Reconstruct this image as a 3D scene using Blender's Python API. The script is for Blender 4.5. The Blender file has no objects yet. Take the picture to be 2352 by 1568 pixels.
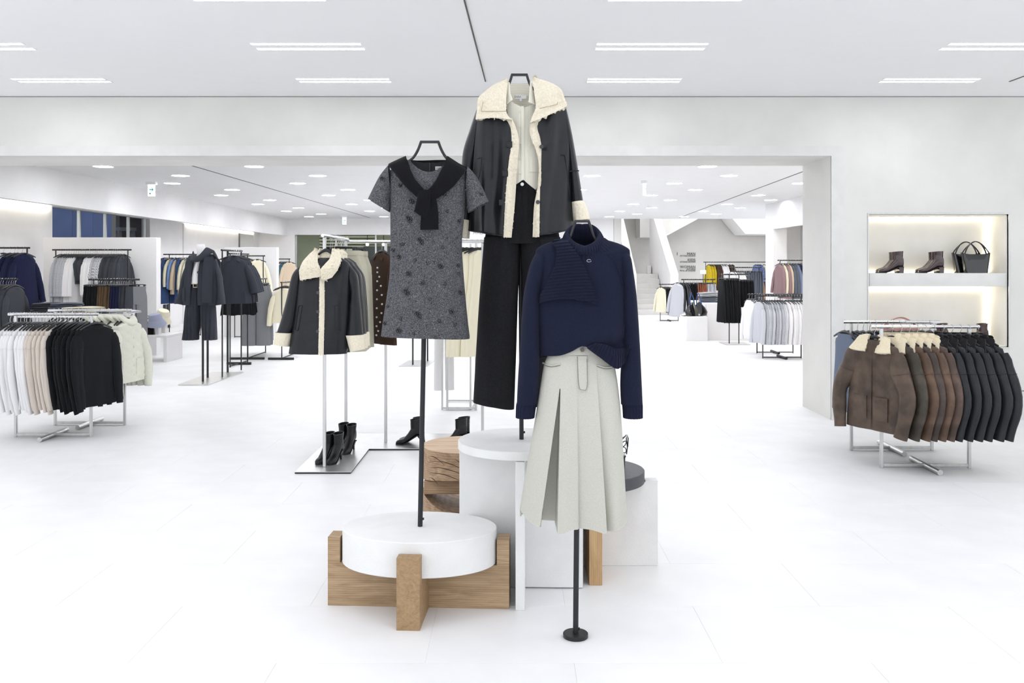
import bpy, bmesh, math, random
from mathutils import Vector, Matrix, noise

# ------------------------------------------------------------------ camera
F, CX, HZ, CAMZ = 2050.0, 1176.0, 611.0, 1.6      # focal length in pixels of a 2352x1568 frame, horizon row
sc = bpy.context.scene
COL = sc.collection
cam = bpy.data.cameras.new('camera')
cam.sensor_width = 36.0
cam.lens = F / 2352.0 * 36.0
cam.shift_y = -(784.0 - HZ) / 2352.0
cam.clip_start, cam.clip_end = 0.05, 200
cam_o = bpy.data.objects.new('camera', cam)
cam_o.location = (0, 0, CAMZ)
cam_o.rotation_euler = (math.pi / 2, 0, 0)
COL.objects.link(cam_o)
sc.camera = cam_o

# ------------------------------------------------------------------ world and exposure
world = bpy.data.worlds.new('world')
sc.world = world
world.use_nodes = True
bg = world.node_tree.nodes['Background']
bg.inputs[0].default_value = (0.93, 0.96, 1.0, 1)
bg.inputs[1].default_value = 1.2
sc.view_settings.view_transform = 'Standard'
sc.view_settings.look = 'None'
sc.view_settings.gamma = 1.0
sc.view_settings.use_curve_mapping = False
sc.view_settings.exposure = 0.37
STRIP_POWER = 15.0        # ceiling strips of the front hall
SPOT_POWER = 43.0         # round downlights of the rear hall
COVE_POWER = 12.0
sc.cycles.max_bounces = 5; sc.cycles.diffuse_bounces = 4; sc.cycles.glossy_bounces = 2; sc.cycles.use_light_tree = False; sc.cycles.transmission_bounces = 5
sc.cycles.caustics_reflective = False; sc.cycles.caustics_refractive = False; sc.cycles.sample_clamp_indirect = 4.0

random.seed(7)
rnd = random.Random(11)

# ------------------------------------------------------------------ helpers
def P(x, y, Y):
    """world point seen at pixel (x, y) that stands at depth Y"""
    return Vector(((x - CX) / F * Y, Y, CAMZ - (y - HZ) / F * Y))

def PX(x, Y): return (x - CX) / F * Y
def PZ(y, Y): return CAMZ - (y - HZ) / F * Y
def GY(y): return CAMZ * F / (y - HZ)            # depth of a floor point seen on row y

def interp(xs, ys, x):
    """monotone cubic through (xs, ys)"""
    n = len(xs)
    if n == 1 or x <= xs[0]: return ys[0]
    if x >= xs[-1]: return ys[-1]
    k = 0
    while x > xs[k + 1]: k += 1
    def slope(i):
        if i == 0: return (ys[1] - ys[0]) / (xs[1] - xs[0])
        if i == n - 1: return (ys[-1] - ys[-2]) / (xs[-1] - xs[-2])
        a = (ys[i] - ys[i - 1]) / (xs[i] - xs[i - 1]); b = (ys[i + 1] - ys[i]) / (xs[i + 1] - xs[i])
        return 0 if a * b <= 0 else 2 * a * b / (a + b)
    h = xs[k + 1] - xs[k]; t = (x - xs[k]) / h
    m0, m1 = slope(k) * h, slope(k + 1) * h
    t2, t3 = t * t, t * t * t
    return (2*t3 - 3*t2 + 1) * ys[k] + (t3 - 2*t2 + t) * m0 + (-2*t3 + 3*t2) * ys[k + 1] + (t3 - t2) * m1

def col_interp(rows, x):
    xs = [r[0] for r in rows]
    return [interp(xs, [r[c] for r in rows], x) for c in range(1, len(rows[0]))]

def sm(a, b, x):
    t = max(0.0, min(1.0, (x - a) / (b - a)))
    return t * t * (3 - 2 * t)

class MB:
    """collects geometry of one part"""
    def __init__(s): s.v = []; s.f = []
    def add(s, vs, fs):
        o = len(s.v); s.v += [tuple(p) for p in vs]; s.f += [tuple(i + o for i in q) for q in fs]; return s
    def box(s, x0, x1, y0, y1, z0, z1):
        vs = [(x, y, z) for z in (z0, z1) for y in (y0, y1) for x in (x0, x1)]
        return s.add(vs, [(0, 2, 3, 1), (4, 5, 7, 6), (0, 1, 5, 4), (2, 6, 7, 3), (0, 4, 6, 2), (1, 3, 7, 5)])
    def rbox(s, x0, x1, y0, y1, z0, z1, b=0.004, seg=2):
        bm = bmesh.new(); bmesh.ops.create_cube(bm, size=1)
        for v in bm.verts:
            v.co = Vector(((x0 + x1) / 2 + v.co.x * (x1 - x0), (y0 + y1) / 2 + v.co.y * (y1 - y0), (z0 + z1) / 2 + v.co.z * (z1 - z0)))
        bmesh.ops.bevel(bm, geom=bm.edges[:], offset=b, segments=seg, affect='EDGES', profile=0.5)
        bm.verts.index_update()
        s.add([v.co for v in bm.verts], [[v.index for v in f.verts] for f in bm.faces]); bm.free(); return s
    def poly(s, pts, n):
        """prism: outline pts extruded along vector n"""
        k = len(pts); n = Vector(n); a = [Vector(p) for p in pts]
        vs = a + [p + n for p in a]
        fs = [tuple(range(k))[::-1], tuple(range(k, 2 * k))] + [(i, (i + 1) % k, (i + 1) % k + k, i + k) for i in range(k)]
        return s.add(vs, fs)
    def rings(s, rs, closed=True, cap0=False, cap1=False, loop=False):
        m = len(rs[0]); vs = [p for r in rs for p in r]; fs = []
        n = len(rs)
        for i in range(n if loop else n - 1):
            for j in range(m if closed else m - 1):
                a, b = i * m + j, i * m + (j + 1) % m
                c, d = ((i + 1) % n) * m + (j + 1) % m, ((i + 1) % n) * m + j
                fs.append((a, b, c, d))
        if cap0: fs.append(tuple(range(m))[::-1])
        if cap1: fs.append(tuple(range((n - 1) * m, n * m)))
        return s.add(vs, fs)
    def cyl(s, c, r, z0, z1, n=48, ry=None, bevel=0.0):
        ry = ry or r
        zs = [(z0, r, ry), (z1, r, ry)] if not bevel else [(z0, r - bevel, ry - bevel), (z0 + bevel, r, ry), (z1 - bevel, r, ry), (z1, r - bevel, ry - bevel)]
        rs = [[(c[0] + a * math.cos(2*math.pi*j/n), c[1] + b * math.sin(2*math.pi*j/n), z) for j in range(n)] for z, a, b in zs]
        return s.rings(rs, cap0=True, cap1=True)
    def tube(s, pts, r, n=10, cap=True, ry=None, side=None):
        """tube along pts; r (and ry) constant or one per point; side: fixed direction of the r axis"""
        pts = [Vector(p) for p in pts]; k = len(pts)
        rx = r if isinstance(r, (list, tuple)) else [r] * k
        rr = rx if ry is None else (ry if isinstance(ry, (list, tuple)) else [ry] * k)
        rs = []; up = None
        for i, p in enumerate(pts):
            t = (pts[min(i + 1, k - 1)] - pts[max(i - 1, 0)]).normalized()
            if side is not None:
                u = Vector(side); u = (u - t * u.dot(t)).normalized()
            else:
                if up is None:
                    up = Vector((0, 0, 1)) if abs(t.z) < .9 else Vector((1, 0, 0))
                u = (up - t * up.dot(t)).normalized(); up = u
            w = t.cross(u)
            rs.append([p + u * rx[i] * math.cos(2*math.pi*j/n) + w * rr[i] * math.sin(2*math.pi*j/n) for j in range(n)])
        return s.rings(rs, cap0=cap, cap1=cap)
    def bar(s, a, b, w, h=None, side=None):
        """square bar from a to b"""
        h = h or w; a, b = Vector(a), Vector(b); t = (b - a).normalized()
        u = Vector(side) if side is not None else (Vector((0, 0, 1)) if abs(t.z) < .9 else Vector((1, 0, 0)))
        u = (u - t * u.dot(t)).normalized(); q = t.cross(u)
        c = [(1, 1), (-1, 1), (-1, -1), (1, -1)]
        return s.rings([[p + u * w/2 * i + q * h/2 * j for i, j in c] for p in (a, b)], cap0=True, cap1=True)
    def ball(s, c, r, nu=10, nv=6, sx=1, sy=1, sz=1):
        c = Vector(c); rs = []
        for i in range(1, nv):
            a = math.pi * i / nv
            rs.append([c + Vector((r*sx*math.sin(a)*math.cos(2*math.pi*j/nu), r*sy*math.sin(a)*math.sin(2*math.pi*j/nu), r*sz*math.cos(a))) for j in range(nu)])
        return s.rings(rs[::-1], cap0=True, cap1=True)
    def sheet(s, fn, M, N, th):
        """slab following fn(u, v), u, v in 0..1, th thick behind the surface"""
        g = [[Vector(fn(j / M, i / N)) for j in range(M + 1)] for i in range(N + 1)]
        nr = []
        for i in range(N + 1):
            r = []
            for j in range(M + 1):
                du = g[i][min(j+1, M)] - g[i][max(j-1, 0)]; dv = g[min(i+1, N)][j] - g[max(i-1, 0)][j]
                q = du.cross(dv); r.append(q.normalized() if q.length > 1e-12 else Vector((0, 1, 0)))
            nr.append(r)
        W = M + 1; K = W * (N + 1)
        vs = [g[i][j] for i in range(N+1) for j in range(W)] + [g[i][j] + nr[i][j] * th for i in range(N+1) for j in range(W)]
        fs = []
        for i in range(N):
            for j in range(M):
                a = i*W + j; fs.append((a, a+W, a+W+1, a+1)); fs.append((K+a, K+a+1, K+a+W+1, K+a+W))
        for j in range(M):
            fs.append((j, j+1, K+j+1, K+j)); b = N*W + j; fs.append((b, K+b, K+b+1, b+1))
        for i in range(N):
            a = i*W; fs.append((a, K+a, K+a+W, a+W)); b = i*W + M; fs.append((b, b+W, K+b+W, K+b))
        return s.add(vs, fs)
    def move(s, d):
        d = Vector(d); s.v = [tuple(Vector(p) + d) for p in s.v]; return s
    def mesh(s, name, angle=40):
        me = bpy.data.meshes.new(name); me.from_pydata(s.v, [], s.f); me.update()
        me.polygons.foreach_set('use_smooth', [True] * len(me.polygons))
        me.set_sharp_from_angle(angle=math.radians(angle))
        return me

def link(o, parent=None):
    COL.objects.link(o)
    if parent is not None: o.parent = parent
    return o

def obj(name, mb, mat, parent=None, loc=None, angle=40):
    me = mb.mesh(name, angle) if isinstance(mb, MB) else mb
    if not me.materials: me.materials.append(mat)
    o = bpy.data.objects.new(name, me)
    if me.materials[0] != mat:
        o.material_slots[0].link = 'OBJECT'; o.material_slots[0].material = mat
    if loc is not None: o.location = loc
    return link(o, parent)

def tag(o, label, cat, group=None):
    o['label'] = label; o['category'] = cat
    if group: o['group'] = group
    return o

def thing(name, label, cat, loc=(0, 0, 0), rz=0.0, group=None):
    o = bpy.data.objects.new(name, None); o.empty_display_size = .05
    o.location = loc; o.rotation_euler = (0, 0, rz)
    link(o); return tag(o, label, cat, group)

def struct(name, mb, mat, parent=None, angle=30):
    o = obj(name, mb, mat, parent, angle=angle)
    o['kind'] = 'structure'
    return o

def text(name, body, mat, size, loc, rot, parent=None, align='CENTER', ext=.001, sx=1.0):
    c = bpy.data.curves.new(name, 'FONT'); c.body = body; c.size = size; c.align_x = align; c.align_y = 'CENTER'; c.extrude = ext
    c.resolution_u = 3
    t = bpy.data.objects.new(name, c); link(t)
    dg = bpy.context.evaluated_depsgraph_get()
    me = bpy.data.meshes.new_from_object(t.evaluated_get(dg))
    bpy.data.objects.remove(t)
    o = bpy.data.objects.new(name, me); me.materials.clear(); me.materials.append(mat)
    o.location = loc; o.rotation_euler = rot; o.scale = (sx, 1, 1)
    return link(o, parent)

# ------------------------------------------------------------------ materials
MATS = {}
def new_mat(name):
    m = bpy.data.materials.new(name); m.use_nodes = True
    nt = m.node_tree; b = nt.nodes['Principled BSDF']
    return m, nt, b

def lin(r, g, b):
    f = lambda c: c / 12.92 if c <= .04045 else ((c + .055) / 1.055) ** 2.4
    return (f(r / 255), f(g / 255), f(b / 255), 1)

def mat(name, rgb, rough=.6, metal=0.0, var=0.0, scale=50, bump=0.0, bscale=200, sheen=0.0, spec=.5, kind='noise', coat=0.0, stretch=None, detail=3):
    """procedural material: base colour varied by noise, fine relief by bump"""
    if name in MATS: return MATS[name]
    m, nt, b = new_mat(name); N, L = nt.nodes, nt.links
    c = lin(*rgb)
    b.inputs['Roughness'].default_value = rough; b.inputs['Metallic'].default_value = metal
    b.inputs['Specular IOR Level'].default_value = spec
    b.inputs['Sheen Weight'].default_value = sheen; b.inputs['Coat Weight'].default_value = coat
    tc = N.new('ShaderNodeTexCoord'); src = tc.outputs['Object']
    if stretch:
        mp = N.new('ShaderNodeMapping'); mp.inputs['Scale'].default_value = stretch; L.new(src, mp.inputs['Vector']); src = mp.outputs[0]
    n = N.new('ShaderNodeTexNoise'); n.inputs['Scale'].default_value = scale; n.inputs['Detail'].default_value = detail; L.new(src, n.inputs['Vector'])
    r = N.new('ShaderNodeValToRGB')
    lo = tuple(x * (1 - var) for x in c[:3]) + (1,); hi = tuple(min(1, x * (1 + var)) for x in c[:3]) + (1,)
    r.color_ramp.elements[0].position = .33; r.color_ramp.elements[0].color = lo
    r.color_ramp.elements[1].position = .67; r.color_ramp.elements[1].color = hi
    L.new(n.outputs['Fac'], r.inputs['Fac']); L.new(r.outputs['Color'], b.inputs['Base Color'])
    if bump:
        n2 = N.new('ShaderNodeTexNoise' if kind == 'noise' else 'ShaderNodeTexVoronoi'); n2.inputs['Scale'].default_value = bscale
        L.new(src, n2.inputs['Vector'])
        bp = N.new('ShaderNodeBump'); bp.inputs['Strength'].default_value = bump; bp.inputs['Distance'].default_value = .004
        L.new(n2.outputs[0], bp.inputs['Height']); L.new(bp.outputs[0], b.inputs['Normal'])
    MATS[name] = m
    return m

def emit(name, rgb, power):
    if name in MATS: return MATS[name]
    m, nt, b = new_mat(name)
    b.inputs['Base Color'].default_value = (.9, .9, .9, 1)
    b.inputs['Emission Color'].default_value = lin(*rgb); b.inputs['Emission Strength'].default_value = power
    MATS[name] = m; return m

def fabric(name, rgb, var=.10, scale=420, rough=.92, bump=.25, bscale=700): return mat(name, rgb, rough, 0, var, scale, bump, bscale, sheen=.03, spec=.15)
def leather(name, rgb, rough=.42, var=.22, scale=14): return mat(name, rgb, rough, 0, var, scale, .10, 260, spec=.34, kind='vor')
def fleece(name, rgb): return mat(name, rgb, 1.0, 0, .07, 110, .55, 130, sheen=.2, spec=.1)

M_floor = mat('floor tile stone', (243, 243, 244), .42, 0, .035, 2.2, .03, 60, spec=.35, detail=8)
M_grout = mat('floor joint', (238, 238, 237), .8, 0, .05, 30)
M_ceil = mat('ceiling paint', (250, 250, 251), .9, 0, .01, 3)
M_plaster = mat('plaster wall', (229, 228, 224), .9, 0, .05, 1.6, .12, 140, detail=8)
M_casing = mat('opening casing plaster', (231, 230, 227), .9, 0, .03, 6, .15, 260)
M_white = mat('white wall paint', (246, 245, 245), .85, 0, .015, 3)
M_cream = mat('cream niche paint', (250, 248, 242), .8, 0, .02, 5)
M_grey_wall = mat('grey stair hall wall', (224, 222, 218), .9, 0, .03, 2)
M_block = mat('white plaster block', (236, 236, 235), .85, 0, .03, 7, .35, 190)
M_joint = mat('dark joint', (96, 94, 92), .8, 0, .05, 9)
M_black = mat('matt black metal', (40, 40, 43), .45, .3, .08, 60, .05, 400)
M_hanger = mat('black moulded hanger', (34, 34, 37), .38, 0, .1, 40)
M_pale_hanger = mat('pale grey hanger edge', (120, 124, 132), .4, 0, .08, 40)
M_steel = mat('brushed steel', (205, 205, 204), .32, .85, .06, 30, .05, 300, stretch=(1, 1, .1))
M_chrome = mat('bright chrome', (225, 225, 226), .16, .95, .03, 20)
M_plate = mat('steel base plate', (214, 214, 213), .3, .75, .04, 12, .03, 200)
# ================================================================== the room
YW, YB = 9.28, 10.19           # front and back of the dividing wall
ZC = 3.365                     # front ceiling
ZR = 3.20                      # rear ceiling
YE = 30.2                      # end of the rear hall
XJ = 3.318                     # jamb of the wide opening
floor = struct('floor', MB().box(-13, 13, -6, 13.8, -.3, -.0014).box(-13, 13, 13.8, 42, -.3, 0), M_floor)
floor.data.materials.append(M_grout)
floor.data.polygons[1].material_index = 1
TW, TD = 1.2, .6
tile_me = MB().rbox(.0007, TW - .0007, .0007, TD - .0007, -.012, 0, .0006, 1).mesh('floor_tile')
for iy in range(0, 19):
    for ix in range(-8, 9):
        yy = 2.4 + iy * TD
        xx = ix * TW + (.6 if iy % 2 else 0) - .35
        if abs(xx + .6) > .60 * yy + 1.4: continue
        o = obj('floor_tile', tile_me, M_floor, floor, (xx, yy, 0))
# front ground that lies before the first built tile row is one slab flush with them
obj('floor_apron', MB().box(-13, 13, -6, 2.3988, -.012, 0), M_floor, floor)
struct('ceiling', MB().box(-9, 9, -2.5, YW, ZC, ZC + .2), M_ceil)
struct('ceiling_rear', MB().box(-9, 9, YB, YE, ZR, ZR + .2), M_ceil)

# dividing wall: header, piers, display niche
NX0, NX1, NZ0, NZ1, NYB = 3.708, 5.16, .758, 2.139, 9.68
wall = MB().box(-9, XJ, YW, YB, 2.745, ZC + .1)
wall.box(XJ, NX0, YW, YB, 0, ZC + .1).box(NX1, 9, YW, YB, 0, ZC + .1)
wall.box(NX0, NX1, YW, YB, NZ1, ZC + .1).box(NX0, NX1, YW, YB, 0, NZ0).box(NX0, NX1, NYB, YB, NZ0, NZ1)
wall_front = struct('wall_front', wall, M_plaster)
struct('trim_1', MB().box(-9, 3.450, YW - .007, YW + .01, 2.745, 2.850).box(XJ, 3.450, YW - .007, YW + .01, 0, 2.745), M_casing)
struct('trim_2', MB().box(-9, 9, YW - .004, YW + .01, ZC - .008, ZC - .001), mat('grey shadow joint', (150, 149, 147), .8, 0, .05, 9))
struct('trim_3', MB().box(5.0, 9, YW - .003, YW + .01, .300, .307), M_joint)
# niche lining: frame, shelf, back panel
struct('trim_4', MB().box(NX0 - .012, NX1 + .012, YW - .006, YW + .02, NZ1, NZ1 + .012).box(NX0 - .012, NX1 + .012, YW - .006, YW + .02, NZ0 - .012, NZ0)
       .box(NX0 - .012, NX0, YW - .006, YW + .02, NZ0, NZ1).box(NX1, NX1 + .012, YW - .006, YW + .02, NZ0, NZ1), M_steel)
niche = MB().box(NX0, NX1 - .002, NYB - .012, NYB, NZ0, NZ1).box(NX0, NX0 + .008, YW + .02, NYB, NZ0, NZ1).box(NX1 - .008, NX1, YW + .02, NYB, NZ0, NZ1)
niche.box(NX0, NX1, YW + .02, NYB, NZ1 - .01, NZ1).box(NX0, NX1, YW + .02, NYB, NZ0, NZ0 + .01)
struct('wall_niche', niche, M_cream)
SH0, SH1 = 1.387, 1.5276
sh = thing('niche_shelf', 'thick pale plaster shelf across the lit wall niche', 'shelf', ((NX0 + NX1) / 2, YW, SH0))
obj('shelf_board', MB().rbox(-(NX1 - NX0) / 2 + .01, (NX1 - NX0) / 2 - .01, .012, NYB - YW - .045, 0, SH1 - SH0, .003), M_casing, sh)
M_led = emit('warm led strip', (255, 244, 218), 13)
def led(name, label, x0, x1, z0, z1):
    t = thing(name, label, 'light strip', (0, 0, 0), 0, 'led strips of the lit wall niche')
    obj('diffuser', MB().box(x0, x1, NYB - .024, NYB - .0125, z0, z1), M_led, t)
led('led_strip', 'warm glowing strip along the top of the lit niche behind the bag', NX0 + .02, NX1 - .05, NZ1 - .024, NZ1 - .011)
led('led_strip', 'warm glowing upright strip in the upper niche beside the dark bag', NX1 - .021, NX1 - .009, SH1 + .03, NZ1 - .03)
led('led_strip', 'warm glowing strip under the thick niche shelf', NX0 + .02, NX1 - .05, SH0 - .03, SH0 - .016)
led('led_strip', 'warm glowing upright strip in the lower niche above the black jackets', NX1 - .021, NX1 - .009, NZ0 + .03, SH0 - .03)
led('led_strip', 'warm glowing strip at the back of the niche shelf behind the boots', NX0 + .02, NX1 - .05, SH1 - .03, SH1 - .012)

# ceiling slots
def slot(n, a, b, w=.022):
    a, b = Vector(a), Vector(b); d = (b - a).normalized(); q = Vector((d.y, -d.x, 0))
    o = struct('trim_%d' % n, MB().bar(a - q * w * .35, b - q * w * .35, .004, w * .5), M_joint)
    obj('slot_lip', MB().bar(a + q * w * .3, b + q * w * .3, .006, w * .35), M_casing, o)
slot(5, (-.345, 4.4, ZC - .002), (-.2455, 8.53, ZC - .002))
slot(6, (4.76, 4.4, ZC - .002), (4.76, 8.53, ZC - .002))

# recessed double strip lights of the front hall
M_strip = emit('strip light', (250, 251, 255), STRIP_POWER)
strip_me = {}
def strip_light(x0, x1, y, label, group):
    t = thing('strip_light', label, 'ceiling light', ((x0 + x1) / 2, y, ZC), 0, group)
    w = round(x1 - x0, 2)
    if w not in strip_me:
        strip_me[w] = (MB().box(-w/2 - .006, w/2 + .006, -.032, -.026, -.006, 0).box(-w/2 - .006, w/2 + .006, .026, .032, -.006, 0)
                       .box(-w/2 - .006, -w/2, -.026, .026, -.006, 0).box(w/2, w/2 + .006, -.026, .026, -.006, 0).mesh('frame'),
                       MB().add([(-w/2,-.026,-.003),(-w/2,.026,-.003),(w/2,.026,-.003),(w/2,-.026,-.003)],[(0,1,2,3)]).mesh('diffuser'))
    obj('frame', strip_me[w][0], M_ceil, t); obj('diffuser', strip_me[w][1], M_strip, t)
cols = [(-4.75, -3.88), (-2.07, -1.20), (.675, 1.555), (3.47, 4.37)]
cname = ['at far left', 'left of ceiling slot', 'right of ceiling slot', 'above wall niche']
rows_y = [(8.53, 'rear pair, back strip'), (8.41, 'rear pair, front strip'),
          (7.24, 'second pair, back strip'), (7.08, 'second pair, front strip'), (5.90, 'third pair, back strip')]
for yy, yn in rows_y:
    for (x0, x1), cn in zip(cols, cname):
        strip_light(x0 + .03 * (yy - 7.1), x1 + .03 * (yy - 7.1), yy, 'slim white ceiling strip light %s, %s' % (cn, yn), 'ceiling strip lights of the front hall')
for yy in (5.76, 4.6, 4.46, 3.3, 3.16, 2.0, 1.86, .7, .56, -.6, -.74, -1.9):
    for x0, x1 in cols:
        strip_light(x0, x1, yy, 'slim white ceiling strip light overhead, in front of the visible rows', 'ceiling strip lights overhead')

# ------------------------------------------------------------------ rear hall
XS, XL, ZS = -7.6, -8.6, 2.62
struct('wall_left_soffit', MB().box(XS - .12, XS, YB, YE, ZS, ZR + .1).box(-9, XS, YB, YE, ZR, ZR + .1), M_white)
struct('wall_left', MB().box(XL - .2, XL, YB, 16.7, 0, ZR).box(XL - .2, XL, 21.2, YE, 0, ZR).box(XL - .2, XL, 16.7, 21.2, 2.72, ZR).box(XL - .2, XL, 16.7, 21.2, 0, .02), M_white)
struct('wall_left_panel', MB().box(XL, XL + .03, 23.3, YE, 0, ZS + .1), M_white)
M_cove = emit('cove light', (255, 247, 230), COVE_POWER)
def cove(y0, y1, label, x=XL + .06):
    t = thing('cove_light', label, 'light strip', (x, (y0 + y1) / 2, ZS + .12))
    obj('diffuser', MB().box(-.02, .03, -(y1 - y0) / 2, (y1 - y0) / 2, 0, .03), M_cove, t)
cove(10.6, 16.6, 'warm cove light washing the white wall above the navy coats')
cove(23.4, 29.6, 'warm cove light washing the wall behind the square mirror')
# far end wall with header over a glazed shop front
M_glass = mat('shop glass', (235, 242, 240), .03, 0, 0, 1)
gb = M_glass.node_tree.nodes['Principled BSDF']; gb.inputs['Transmission Weight'].default_value = 1.0; gb.inputs['IOR'].default_value = 1.02
for l in list(gb.inputs['Base Color'].links): M_glass.node_tree.links.remove(l)
gb.inputs['Base Color'].default_value = (.95, .98, .97, 1)
XF1 = 1.9
struct('wall_end', MB().box(XL - .2, 3.44, YE, YE + .25, 2.66, ZR + .2).box(XL - .2, -7.35, YE, YE + .25, 0, 2.66).box(-1.95, 3.44, YE, YE + .25, 0, 2.66), M_white)
w1 = struct('window_1', MB().box(-7.35, -1.95, YE + .12, YE + .14, 0, 2.66), M_glass)
for x in (-7.35, -6.0, -4.65, -3.3, -1.99):
    obj('mullion', MB().box(x, x + .05, YE + .09, YE + .17, 0, 2.66), M_steel, w1)
M_olive = mat('olive grey panel', (158, 162, 140), .8, 0, .05, 2)
M_dark = mat('dark shop interior', (48, 52, 52), .8, 0, .1, 2)
struct('wall_shop', MB().box(-9.5, 0, 34.0, 34.2, 0, 3.4).box(-9.5, 0, YE + .25, 34, 3.2, 3.4), M_olive)
struct('wall_shop_recess', MB().box(-5.6, -3.9, 33.7, 33.98, .0, 2.35), M_dark)
st = MB()
for k in range(7): st.box(-7.3, -5.2, 33.85, 33.99, 2.2 + .12 * k, 2.26 + .12 * k)
struct('trim_7', st, mat('pale olive slat', (196, 198, 176), .8, 0, .04, 3))
for i, x in enumerate((-5.35, -4.75, -3.6)):
    t = thing('shop_spotlight', 'small bright spotlight in the dark shop beyond the end glass, %s' % ['first', 'second', 'third'][i], 'spotlight', (x, 33.0, 2.4))
    obj('lamp', MB().ball((0, 0, 0), .06), emit('spot glow', (255, 255, 250), 60), t); obj('stem', MB().tube([(0, 0, .05), (0, 0, .8)], .012, 6), M_black, t)
# glazed gap in the left wall with the blue tiled corridor outside
w2 = struct('window_2', MB().box(XL - .11, XL - .09, 16.7, 21.2, .02, 2.72), M_glass)
for y in (16.72, 17.9, 19.05, 20.2, 21.14):
    obj('mullion', MB().box(XL - .13, XL - .07, y, y + .05, .02, 2.72), M_steel, w2)
M_blue = mat('blue back-lit wall', (140, 164, 226), .5, 0, .10, .8)
bw = struct('wall_corridor', MB().box(-13, -11.6, 14.5, 33, 0, 3.3).box(-11.6, XL - .2, 33, 33.2, 0, 3.3), mat('corridor wall', (190, 188, 178), .8, 0, .05, 2))
pm = MB().rbox(0, .03, .006, 1.144, .006, .894, .004, 1).mesh('blue_panel')
for iy in range(5):
    for iz in range(4):
        obj('blue_panel', pm, M_blue, bw, (-11.6, 20.05 + iy * 1.15, -.37 + iz * .9))
struct('ceiling_corridor', MB().box(-13, XL - .2, 14, 33, 3.3, 3.4), M_ceil)
for i in range(6):
    t = thing('corridor_downlight', 'small corridor downlight above the blue panels, %s from the near end' % ['first', 'second', 'third', 'fourth', 'fifth', 'sixth'][i], 'ceiling light', (-10.9, 21.2 + 1.6 * i, 3.3))
    obj('lens', MB().cyl((0, 0), .09, -.02, 0, 20), emit('corridor lamp', (240, 244, 255), 450), t); obj('ring', MB().tube([(.1*math.cos(a*math.pi/8), .1*math.sin(a*math.pi/8), -.01) for a in range(17)], .012, 6, False), M_steel, t)
ld = thing('step_ladder', 'grey metal step ladder standing outside the glass by a dark panel', 'ladder', (-9.6, 22.2, 0), .9)
M_lad = mat('ladder aluminium', (176, 176, 174), .45, .6, .05, 20)
for s in (-1, 1):
    obj('front_rail', MB().bar((s*.28, -.45, 0), (s*.17, -.02, 2.5), .07, .03), M_lad, ld)
    obj('rear_rail', MB().bar((s*.28, .45, 0), (s*.17, .02, 2.5), .06, .03), M_lad, ld)
for k in range(8):
    f = (k + 1) / 9; w = .28 - .11 * f
    obj('rung', MB().box(-w, w, -.45*(1-f) - .06, -.45*(1-f) + .03, 2.5*f - .015, 2.5*f + .015), M_lad, ld)
obj('top_cap', MB().rbox(-.21, .21, -.12, .12, 2.48, 2.56, .01), M_lad, ld)
struct('wall_corridor_panel', MB().box(-10.3, -10.2, 23.2, 24.6, 0, 3.3), mat('dark corridor panel', (110, 106, 104), .7, 0, .05, 2))

# right side of the rear hall: soffit, lit recess
XR = 6.62
struct('wall_right', MB().box(XR, XR + .1, YB, 23.099, 2.54, ZR + .1).box(XR, 9.0, 23.1, 23.3, 0, ZR + .1).box(XR + .85, XR + 1.0, YB, 23.099, 0, ZR)
       .box(XR + .001, XR + .34, 22.6, 23.099, 0, 2.539), M_white)
cove(11.0, 21.6, 'warm cove light in the recess behind the mixed shirts', XR + .7)
for o_ in [o for o in COL.objects if o.name.startswith('cove_light')][-1:]: o_.location.z = 2.62

# stair hall at the far right end
ZT = 1.32
struct('wall_stair', MB().box(3.7, 12.0, 35.2, 35.4, 0, 5.2).box(3.45, 3.7, YE, 35.4, 0, 5.2).box(11.8, 12, YE, 35.4, 0, 5.2).box(3.7, 12, YE + .0, 35.4, 5.2, 5.4), M_grey_wall)
stp = thing('staircase', 'pale stone staircase of eight broad steps rising between white parapets', 'stairs', (4.6, 29.3, 0))
M_step = mat('pale stair stone', (226, 224, 220), .8, 0, .03, 5)
for k in range(8):
    obj('step', MB().rbox(-.54, .52, .28*k, 5.6 if k == 7 else .28*(k + 1) + .05, 0 if k == 0 else .165*k - .02, .165*(k+1), .004, 1), M_step, stp)
def parapet(x0, x1):
    y0 = -.35; n = 14
    pts = [(x0, y0, 0), (x0, y0 + 4.4, 0), (x0, y0 + 4.4, 1.33 + .59*4.4), (x0, y0, 1.33)]
    obj('parapet', MB().poly(pts, (x1 - x0, 0, 0)), M_white, stp)
parapet(.54, .80); parapet(-.82, -.56)
obj('wall_block', MB().rbox(.36, .5, 3.4, 3.7, 1.32, 1.62, .005, 1), M_white, stp)
up = MB().poly([P(1470, 545, 33.8), P(1519, 545, 33.8), P(1700, 447, 33.8), P(1470, 447, 33.8)], (0, 1.2, 0))
struct('wall_upper_flight', up, M_grey_wall)
struct('trim_8', MB().bar(P(1519, 546, 33.75), P(1700, 448, 33.75), .05, .12), M_white)
struct('wall_upper_slab', MB().poly([P(1680, 499, 33.5), P(1712, 537, 33.5), P(1900, 539, 33.5), P(1900, 470, 33.5), P(1680, 470, 33.5)], (0, 1.6, 0)), M_white)
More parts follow.
